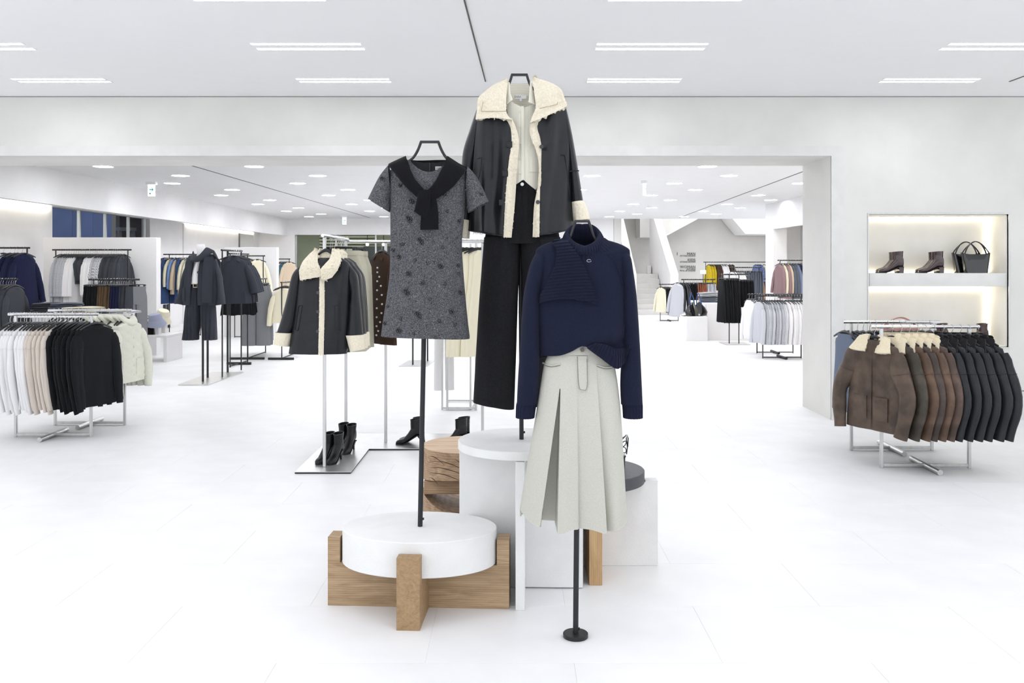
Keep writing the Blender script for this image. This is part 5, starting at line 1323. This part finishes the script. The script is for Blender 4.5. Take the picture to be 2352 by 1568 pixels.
place(K_shirt[0], 'tweed_jacket', 'pale grey cropped jacket facing forward beside the navy coats', 'jacket', (PX(8, 13.2), 13.2, 1.87), .45, C_ltgrey)
row(K_coat, 'navy_coat', 'navy wool coat', 'coat', 5, (PX(24, 13.2), 13.2), (PX(58, 13.2), 13.2), 1.87, R90 - .3, C_navy, 'on the tall rack at the left edge', group='navy coats at the left edge')
place(K_wide[0], 'trousers', 'pale grey trousers hanging below the navy coats', 'trousers', (PX(66, 13.3), 13.35, 1.45), R90 - .4, C_ltgrey)
rack('low black rack of cream and grey knits at the left edge', (PX(4, 12.3), 12.3), .22, .18, 1.42, 'black', foot=.2)
row(K_knit, 'knit_sweater', 'cream knit top', 'knit top', 5, (PX(-26, 12.3), 12.3), (PX(2, 12.3), 12.3), 1.42, R90 - .2, C_ivory, 'on the low left edge rack', group='knits at the left edge')
row(K_knit, 'knit_sweater', 'dark grey knit top', 'knit top', 6, (PX(8, 12.3), 12.3), (PX(36, 12.3), 12.3), 1.42, R90 - .2, C_charc, 'on the low left edge rack', group='knits at the left edge')

bn = thing('display_bench', 'low white bench with open end carrying bags and hats', 'bench', (PX(345, 15.2), 15.2, 0))
obj('bench_top', MB().rbox(-.62, .42, -.35, .35, .41, .45, .004, 1), M_white, bn)
for x in (-.62, .36): obj('bench_leg', MB().rbox(x, x + .06, -.35, .35, 0, .409, .004, 1), M_white, bn)
tote('small black handbag with short handles on the white bench, right one', PX(344, 15.0), 15.0, .451, .11, .10, .22, M_patent, .11, .06, 'handbag')
tote('small black handbag with short handles on the white bench, left one', PX(322, 15.05), 15.1, .451, .11, .10, .22, M_patent, .11, .06, 'handbag')
def hat(label, x, Y, z, m, tilt):
    st_ = thing('hat_stand', 'white block stand under the ' + label, 'stand', (x, Y, z))
    obj('block', MB().rbox(-.07, .07, -.06, .06, 0, .27, .006, 1), M_white, st_)
    t = thing('bucket_hat', label, 'hat', (x, Y, z + .271)); t.rotation_euler = (.25, tilt, 0)
    rs = [[(r * math.cos(2*math.pi*j/28), r * math.sin(2*math.pi*j/28) * .95, h + .012 * math.sin(2*math.pi*j/14) * (1 if h < .02 else 0)) for j in range(28)] for h, r in ((-.07, .165), (-.02, .14), (.03, .115), (.09, .105), (.125, .09), (.135, .05))]
    obj('brim', MB().rings(rs[:3]), m, t); obj('crown', MB().rings(rs[2:], cap1=True), m, t)
hat('cream bucket hat above the white bench', PX(372, 15.4), 15.42, .45, C_cream, .3)
hat('blue grey bucket hat beside the handbags', PX(357, 15.0), 15.02, .40, fabric('blue grey felt', (158, 164, 184), .06), -.1)

# ================================================================== left wall rail, plinth and tall boots
pn = thing('wall_plinth', 'low white plinth along the left wall carrying tall boots', 'plinth', (-8.42, 23.2, 0))
obj('block', MB().rbox(-.17, .17, -3.2, 3.4, 0, .10, .004, 1), M_white, pn)
for i, (y, w) in enumerate(((20.6, 'first'), (20.8, 'second'), (21.5, 'third'), (21.7, 'fourth'))):
    boot(B_tall, 'tall_boot', 'tall black shiny boot on the wall plinth, %s from the bench' % w, (-8.4, y, .101), 1.3, M_patent, 'tall boots on the wall plinth')
rack('tall black wall rail of denim and cream coats', (PX(425, 20.6), 20.6), .50, .36, 1.87, 'black', foot=0)
for i, (kit, m, nm, cat, name) in enumerate(((K_coat, C_sand, 'sand long coat', 'coat', 'long_coat'), (K_wide, C_denim, 'blue denim jeans', 'jeans', 'denim_jeans'), (K_knit, C_butter, 'butter cable knit', 'sweater', 'cable_knit'), (K_shirt, C_sky, 'sky blue shirt', 'shirt', 'blue_shirt'),
                                             (K_coat, C_sand, 'beige wool coat', 'coat', 'wool_coat'), (K_wide, C_denim, 'dark denim jeans', 'jeans', 'denim_jeans'), (K_coat, C_cream, 'cream fur-collared coat', 'coat', 'fur_coat'), (K_coat, C_butter, 'butter wool coat', 'coat', 'wool_coat'))):
    place(kit[0], name, nm + ' hanging on the left wall rail', cat, (PX(378 + 8.5 * i, 20.6), 20.6, 1.87), R90 - .45, m, None, 'garments on the left wall rail')

# ================================================================== mannequin in the dark coat
gm = G(12.3, (460, 878))
ms = thing('mannequin_stand', 'steel plate with three thin dark posts under the coat mannequin', 'stand', (-4.25, 12.6, 0))
obj('plate', MB().poly([(PX(409, 11.97), 11.97, .002), (PX(478, 11.97), 11.97, .002), (-4.03, 13.4, .002), (-4.5, 13.4, .002)], (0, 0, .012)).move((4.25, -12.6, 0)), M_plate, ms)
for x, y, top in ((466, 878, 1.5), (477, 869, 1.3), (523, 857, 1.85)):
    Y = GY(y); obj('post', MB().tube([(PX(x, Y) + 4.25, Y - 12.6, .014), (PX(x, Y) + 4.25, Y - 12.6, top)], .016, 10), M_black, ms)
mn = thing('bust_form', 'white neck of the bust form inside the dark coat', 'mannequin', gm.px(460, 600) + gm.o)
g_ = G(12.3, (460, 600))
obj('neck', loft(g_, [(561, 452, 470, .05), (566, 452, 471, .055), (580, 453, 472, .055), (595, 447, 480, .06), (640, 440, 485, .08)], 32, 16, None, None, None, 2.0, lip=False, cap_top=True), M_white, mn)
M_mcoat = fabric('charcoal wool cloth', (54, 56, 64), .12)
co = thing('scarf_coat', 'charcoal wool coat with draped scarf collar on the bust form', 'coat', g_.o)
MC = [(582, 448, 480, .06), (590, 436, 494, .09), (602, 428, 502, .11), (640, 424, 504, .12), (680, 420, 506, .13), (698, 420, 506, .13)]
md = lambda u, v, x, y: front_of(MC, x, y) + .02 + .012 * noise.noise(Vector((x * .12, y * .03, 1)))
obj('left_front', panel(g_, [(586, 436), (602, 428), (640, 425), (700, 421)], [(586, 455), (602, 450), (640, 446), (700, 444)], md, 16, 30, .015), M_mcoat, co)
obj('right_front', panel(g_, [(586, 468), (602, 466), (640, 462), (700, 463)], [(586, 490), (602, 500), (640, 504), (700, 506)], md, 16, 30, .015), M_mcoat, co)
obj('back', panel(g_, [(584, 440), (602, 428), (698, 420)], [(584, 486), (602, 502), (698, 506)], lambda u, v, x, y: -.06 - .05 * bell(u), 16, 20, .015), M_mcoat, co)
for rws in ([((436, 592), (430, 640), .08, 0), ((420, 630), (430, 660), .09, .0), ((412, 670), (426, 690), .1, .0), ((403, 694), (428, 700), .1, .02)], [((496, 594), (500, 640), .08, 0), ((508, 630), (500, 660), .09, 0), ((513, 670), (502, 690), .1, 0), ((518, 698), (498, 701), .1, .02)]):
    obj('sleeve', loops(g_, rws, 28, 7, 2.2, lip=True), M_mcoat, co)
obj('pocket', panel(g_, [(660, 424), (691, 423)], [(660, 432), (691, 432)], lambda u, v, x, y: md(u, v, x, y) + .015, 6, 6, .01), M_mcoat, co)
obj('buckle_clasp', MB().tube([g_.px(466 + 3 * math.cos(a * .7), 625 + 2 * math.sin(a * .7), .17) for a in range(10)], .006, 6), M_black, co)
obj('scarf_loop', loops(g_, [((441, 600), (447, 576), .03, .05), ((446, 600), (455, 585), .035, .13), ((462, 602), (462, 588), .04, .16), ((482, 592), (474, 577), .04, .14), ((492, 582), (480, 568), .035, .08), ((504, 596), (494, 575), .03, .05)], 24, 7, 2.2, True, True, .1), M_mcoat, co)
obj('scarf_tail', panel(g_, [(590, 478), (640, 474), (694, 473)], [(590, 499), (640, 497), (694, 496)], lambda u, v, x, y: .17 + .02 * bell(u), 10, 20, .015), M_mcoat, co)
tsh = thing('white_tee', 'white top showing between the fronts of the charcoal coat', 'top', g_.o)
obj('front', panel(g_, [(598, 458), (625, 448), (652, 445)], [(598, 463), (625, 463), (652, 464)], lambda u, v, x, y: .10 + .02 * bell(u), 8, 12, .01), C_white, tsh)
bs = thing('dress_shorts', 'charcoal pleated knee shorts with black belt below the coat', 'shorts', g_.o)
sdis = lambda x, y, u, f, v: .015 * math.sin(x * .9) * v
obj('leg', loft(g_, [(650, 443, 462, .09), (700, 428, 461, .11), (740, 424, 459, .12), (780, 420, 456, .12)], 64, 16, sdis, None, None, 2.3), M_mcoat, bs)
obj('leg', loft(g_, [(650, 460, 482, .09), (700, 461, 494, .11), (740, 463, 496, .12), (780, 466, 498, .12)], 64, 16, sdis, None, None, 2.3), M_mcoat, bs)
obj('belt', loft(g_, [(652, 442, 484, .105), (659, 441, 485, .105)], 40, 2, None, None, None, 2.3, lip=False), M_strap, bs)
obj('belt_buckle', MB().tube([g_.px(x, y, .118) for x, y in ((451, 651), (460, 651), (460, 659), (451, 659), (451, 651))], .006, 6), mat('pale gold buckle', (226, 214, 180), .3, .6), bs)
rack('tall black rack running back behind the charcoal coat', (-4.14, 13.2), .45, .42, 1.83, 'black', rz=R90 - .02, foot=0, plate=.014)
row(K_cape, 'wool_cape', 'charcoal wool cape', 'cape', 5, (-4.06, 12.95), (-4.10, 13.5), 1.83, .45, M_mcoat, 'behind the scarf coat', group='charcoal capes behind the scarf coat')
row(K_skirt, 'pleated_skirt', 'dark pleated skirt', 'skirt', 5, (PX(545, 14.2), 14.2), (PX(552, 14.8), 14.8), 1.80, .35, C_black, 'on the rack behind the capes', group='dark pleated skirts behind the capes')
rack('tall black rack of dark pleated skirts behind the capes', (PX(549, 14.5), 14.5), .45, .4, 1.80, 'black', rz=R90 - .05, foot=.2)

# ================================================================== grey trousers and cream sweater racks
rack('low black rack of grey belted trousers', (PX(594, 16.0), 15.9), .62, .55, 1.37, 'black', rz=R90, foot=.0, end_foot=.3)
row(K_wide, 'wide_trousers', 'grey flannel wide trousers', 'trousers', 8, (PX(588, 15.3), 15.35), (PX(596, 16.4), 16.45), 1.37, .12, [C_midgrey, C_midgrey, C_charc], 'on the low black rack', group='grey flannel trousers')
rack('low black rack of cream sweaters behind the shearling jacket cuff', (PX(664, 15.8), 15.8), .55, .5, 1.32, 'black', rz=R90, foot=0, end_foot=.22)
row(K_knit, 'cream_sweater', 'cream crew neck sweater', 'sweater', 5, (PX(652, 15.3), 15.35), (PX(660, 16.2), 16.1), 1.32, .15, C_butter, 'beside the shearling jacket', group='cream sweaters')
rack('tall black rack in front of the smaller partition', (PX(572, 20.0), 20.0), .36, .32, 1.83, 'black', foot=0)
row(K_coat, 'cream_coat', 'cream wool coat', 'coat', 3, (PX(560, 20.0), 20.0), (PX(590, 20.0), 20.0), 1.83, .35, [C_butter, C_cream, C_butter], 'in front of the smaller partition', group='cream coats by the smaller partition')
rack('distant black rack of mixed coats beyond the smaller partition', (PX(652, 25.0), 25.0), .18, .15, 1.80, 'black', foot=0)
for i, (m, nm) in enumerate(((C_navy, 'navy'), (C_sand, 'sand'), (C_denim, 'denim blue'), (C_green, 'green sequinned'), (C_sand, 'pale sand'))):
    place(K_coat[i % 2], 'mixed_coat', nm + ' coat on the distant rack beside the shearling jacket', 'coat', (PX(646 + 4.5 * i, 25.0), 25.0, 1.80), .6, m, None, 'coats on the distant rack')

# ================================================================== cream garments between dress and jeans
rack('silver rack of cream clothes seen between the dress and the jeans', (PX(1060, 9.9), 9.92), .38, .16, 1.88, 'steel', foot=0)
ex = thing('box_frame_stand', 'silver box frame stand beside the cream clothes rack', 'stand', (PX(1047, 9.9), 9.95, 0))
for x in (-.155, .16): obj('upright', MB().rbox(x - .01, x + .01, -.01, .01, 0, 1.85, .002, 1), M_steel, ex)
obj('rear_upright', MB().rbox(.19, .21, .55, .57, 0, 1.85, .002, 1), M_steel, ex)
obj('floor_bar', MB().box(-.155, .16, -.009, .009, .01, .028).box(-.145, .2, .55, .568, .01, .028), M_steel, ex)
obj('side_bar', MB().bar((.16, 0, .02), (.2, .56, .02), .018), M_steel, ex)
row(K_long, 'cream_dress', 'long cream dress', 'dress', 5, (PX(1062, 9.92), 9.92), (PX(1104, 9.92), 9.92), 1.88, .75, C_butter, 'between dress and jeans', group='cream dresses between dress and jeans')
place(kit_trousers(1.5, .10, .11, .03, seed=9), 'white_trousers', 'long white trousers hanging low behind the tweed dress', 'trousers', (PX(1020, 10.2), 10.2, 1.80), .2, C_white)
place(kit_trousers(1.42, .03, .035, .02, seed=10), 'dark_trousers', 'narrow dark trousers hanging low behind the tweed dress', 'trousers', (PX(1036, 10.25), 10.25, 1.80), 1.2, C_black)
ps = thing('post_stand', 'steel plate with two dark posts behind the dress pole', 'stand', (PX(953, 14.2), 14.2, 0))
obj('plate', MB().poly([(-.26, 0, .002), (.2, 0, .002), (.24, .9, .002), (-.2, .9, .002)], (0, 0, .012)), M_plate, ps)
for x, y in ((-.05, .15), (.13, .75)): obj('post', MB().tube([(x, y, .014), (x, y, 1.5)], .014, 10), M_black, ps)

# ================================================================== right side of the rear hall
rack('front black rack of grey and white tops beside the jamb', (PX(1796, 15.5), 15.5), .46, .335, 1.086, 'black', foot=.24, rz=.02)
rack('rear black rack of white tops beside the jamb', (PX(1780, 16.4), 16.4), .50, .33, 1.08, 'black', foot=.24)
row(K_balloon, 'grey_balloon_blouse', 'light grey balloon sleeve top', 'top', 9, (PX(1744, 15.5), 15.5), (PX(1792, 15.5), 15.5), 1.086, -R90 + .14, [C_ltgrey, C_marl], 'on the rack beside the jamb', group='tops on the rack beside the jamb')
row(K_balloon, 'white_balloon_blouse', 'white balloon sleeve top', 'top', 9, (PX(1798, 15.5), 15.5), (PX(1850, 15.5), 15.5), 1.086, -R90 + .14, C_white, 'on the rack beside the jamb', group='tops on the rack beside the jamb')
row(K_balloon, 'white_balloon_blouse', 'white balloon sleeve top', 'top', 6, (PX(1722, 16.4), 16.4), (PX(1752, 16.4), 16.4), 1.08, -R90 + .14, C_white, 'on the rear rack beside the jamb', group='tops on the rear rack beside the jamb')
sk1 = rack('black pole rack of long black pleated skirts', (PX(1686, 18.3), 18.3), .29, .10, 1.43, 'black', foot=0, plate=.014)
pp = thing('base_plate', 'thin steel plate under the long black skirts rack', 'base plate', (PX(1690, 18.3), 18.3, 0)); obj('plate', MB().rbox(-.25, .25, -.2, .4, .001, .013, .002, 1), M_plate, pp)
row(K_skirt, 'long_skirt', 'long black pleated skirt', 'skirt', 10, (PX(1657, 18.3), 18.3), (PX(1690, 18.3), 18.3), 1.43, -R90 + .2, C_black, 'on the pole rack', group='black skirts on the pole rack')
row(K_miniskirt, 'short_skirt', 'short black pleated skirt', 'skirt', 8, (PX(1694, 18.5), 18.5), (PX(1722, 18.5), 18.5), 1.40, -R90 + .2, C_black, 'on the pole rack', group='black skirts on the pole rack')
rack('black rack of white tops and grey trousers behind the black skirts', (PX(1712, 20.0), 20.0), .36, .3, 1.57, 'black', foot=.2)
row(K_short, 'white_blouse', 'white blouse', 'blouse', 6, (PX(1682, 20), 20), (PX(1706, 20), 20), 1.57, -R90 + .15, C_white, 'behind the black skirts', group='white blouses behind the black skirts')
row(K_short_trous, 'grey_trousers', 'slate grey trousers', 'trousers', 8, (PX(1714, 20), 20), (PX(1744, 20), 20), 1.57, -R90 + .15, C_slate, 'behind the black skirts', group='slate trousers behind the black skirts')
bk = thing('display_block', 'small white display block carrying the slouchy dark bag', 'display block', (3.955, 19.42, 0)); obj('block', MB().rbox(-.225, .225, -.35, .38, 0, .52, .004, 1), M_white, bk)
bk = thing('display_block', 'large white display block carrying folded jeans', 'display block', (4.72, 20.3, 0)); obj('block', MB().rbox(-.50, .50, -.98, .9, 0, .79, .004, 1), M_white, bk)
def slouch(label, x, Y, z, rz):
    t = thing('slouchy_bag', label, 'bag', (x, Y, z), rz)
    rs = [[(w * math.cos(2*math.pi*j/24) * (1 + .08 * noise.noise(Vector((j, h * 9, 1)))), .09 * (1 - h) * math.sin(2*math.pi*j/24), h * .30) for j in range(24)] for h, w in ((0, .10), (.05, .15), (.3, .17), (.6, .13), (.85, .06), (1, .02))]
    obj('body', MB().rings(rs, cap0=True, cap1=True), M_patent, t)
    obj('strap', MB().tube([(-.05, 0, .24), (-.06, 0, .38), (-.02, 0, .50), (.03, 0, .38), (.05, 0, .24)], .012, 8, True, .02), C_denim, t)
slouch('slouchy dark bag with denim strap on the small block, left one', PX(1590, 19.3), 19.3, .521, .3)
slouch('slouchy dark bag with denim strap on the small block, right one', PX(1606, 19.35), 19.35, .521, -.2)
for i in range(2): boot(B_block, 'silver_shoe', 'pale silver shoe on the small block, %s one' % ['nearer', 'farther'][i], (PX(1577, 19.4), 19.3 + .14 * i, .521), 0, M_steel, 'silver shoes on the small block', .9)
for k in range(5):
    folded('%s folded jeans on the large block, %s of five from the bottom' % (['blue grey', 'grey', 'slate', 'light grey', 'pale marl'][k], ORD[k]), (PX(1628, 20.0), 20.0, .791 + .045 * k), .42, .34, 2, [C_blue, C_midgrey, C_slate, C_ltgrey, C_marl][k], .022, rz=.05 * k, group='folded jeans on the large block')
folded('cream folded knit on the large block beside the jeans', (PX(1668, 19.8), 19.8, .791), .36, .34, 3, C_cream, .025, 'folded_knit', 'knit')
rack('black rack of leather jackets and rust trousers behind the small block', (PX(1604, 22), 22), .42, .36, 1.27, 'black', foot=.2)
place(K_coat[0], 'grey_coat', 'pale grey coat beside the dark leather jackets', 'coat', (PX(1556, 22), 22, 1.27), -.9, C_ltgrey)
row(K_shirt, 'dark_jacket', 'dark leather jacket', 'jacket', 3, (PX(1564, 22), 22), (PX(1576, 22), 22), 1.27, -R90 + .35, LK, 'behind the small block', group='dark jackets behind the small block')
row(K_short_trous, 'dark_trousers', 'black trousers', 'trousers', 4, (PX(1582, 22), 22), (PX(1594, 22), 22), 1.27, -R90 + .15, C_black, 'behind the small block', group='black trousers behind the small block')
row(K_short_trous, 'rust_trousers', 'rust velvet trousers', 'trousers', 5, (PX(1600, 22), 22), (PX(1616, 22), 22), 1.27, -R90 + .15, C_rust, 'behind the small block', group='rust trousers behind the small block')
row(K_short_trous, 'lilac_trousers', 'lilac grey trousers', 'trousers', 5, (PX(1621, 22), 22), (PX(1638, 22), 22), 1.27, -R90 + .15, C_ltgrey, 'behind the small block', group='lilac grey trousers behind the small block')
rack('small black rack of cream and lime tops before the staircase', (PX(1537, 26), 26), .30, .26, 1.07, 'black', foot=.2)
row(K_shirt, 'cream_blouse', 'cream blouse', 'blouse', 2, (PX(1518, 26), 26), (PX(1521, 26), 26), 1.07, -R90 + .5, C_cream, 'before the staircase', group='cream blouses before the staircase')
row(K_shirt, 'black_blouse', 'black top', 'top', 4, (PX(1526, 26), 26), (PX(1536, 26), 26), 1.07, -R90 + .15, C_black, 'before the staircase', group='black tops before the staircase')
row(K_shirt, 'lime_blouse', 'lime green top', 'top', 3, (PX(1540, 26), 26), (PX(1547, 26), 26), 1.07, -R90 + .15, C_lime, 'before the staircase', group='lime tops before the staircase')
rack('long tall black rack along the stair hall wall', (PX(1690, 29), 29), 1.05, .98, 1.73, 'black', foot=0)
for (x0, x1, n, kit, m, nm, cat, name) in ((1627, 1638, 5, K_shirt, C_mustard, 'mustard print top', 'top', 'print_blouse'), (1642, 1652, 4, K_coat, C_brown, 'dark brown skirt coat', 'coat', 'brown_coat'), (1656, 1668, 4, K_shirt, C_white, 'white blouse', 'blouse', 'white_blouse'),
                                 (1676, 1682, 2, K_coat, C_brown, 'brown fur coat', 'coat', 'fur_coat'), (1736, 1746, 3, K_coat, C_print, 'blue floral dress', 'dress', 'floral_dress'), (1755, 1760, 2, K_coat, C_cream, 'cream coat', 'coat', 'cream_coat')):
    row(kit, name, nm, cat, n, (PX(x0, 29), 29), (PX(x1, 29), 29), 1.73, -R90 + .25, m, 'along the stair hall wall', group='garments along the stair hall wall')
rack('low black rack of amber trousers at the pier', (PX(1752, 24.5), 24.5), .18, .15, 1.25, 'black', foot=0)
row(K_short_trous, 'amber_trousers', 'amber corduroy trousers', 'trousers', 4, (PX(1748, 24.5), 24.5), (PX(1758, 24.5), 24.5), 1.25, -R90 + .15, [C_orange, C_denim], 'at the white pier', group='amber trousers at the pier')
rack('tall black rack of mixed shirts in the lit recess', (PX(1826, 21.5), 21.5), .42, .36, 1.74, 'black', foot=0)
for i, (m, nm, kit) in enumerate(((C_mauve, 'dark mauve shirt', K_shirt), (C_cream, 'cream shirt', K_shirt), (C_mauve, 'dusty mauve shirt', K_coat), (C_sand, 'sand shirt', K_shirt), (C_slate, 'slate shirt', K_coat), (C_slate, 'grey green shirt', K_coat), (C_blue, 'blue grey shirt', K_coat), (C_navy, 'navy shirt', K_coat), (C_blue, 'pale denim shirt', K_shirt), (C_sky, 'light blue shirt', K_shirt))):
    place(kit[i % 2], 'mixed_shirt', '%s, %s on the rack in the lit recess' % (nm, ORD[i]), 'shirt', (PX(1790 + 6.2 * i, 21.5), 21.5, 1.74), -R90 + .3, m, None, 'shirts in the lit recess')
ss = thing('price_sign', 'small white sign card standing before the stair wall', 'sign', (PX(1615, 27), 27, 0))
obj('card', MB().rbox(-.09, .09, -.008, .008, 1.36, 1.48, .003, 1), M_tag, ss); obj('stem', MB().tube([(0, 0, 0), (0, 0, 1.36)], .01, 8), M_black, ss)
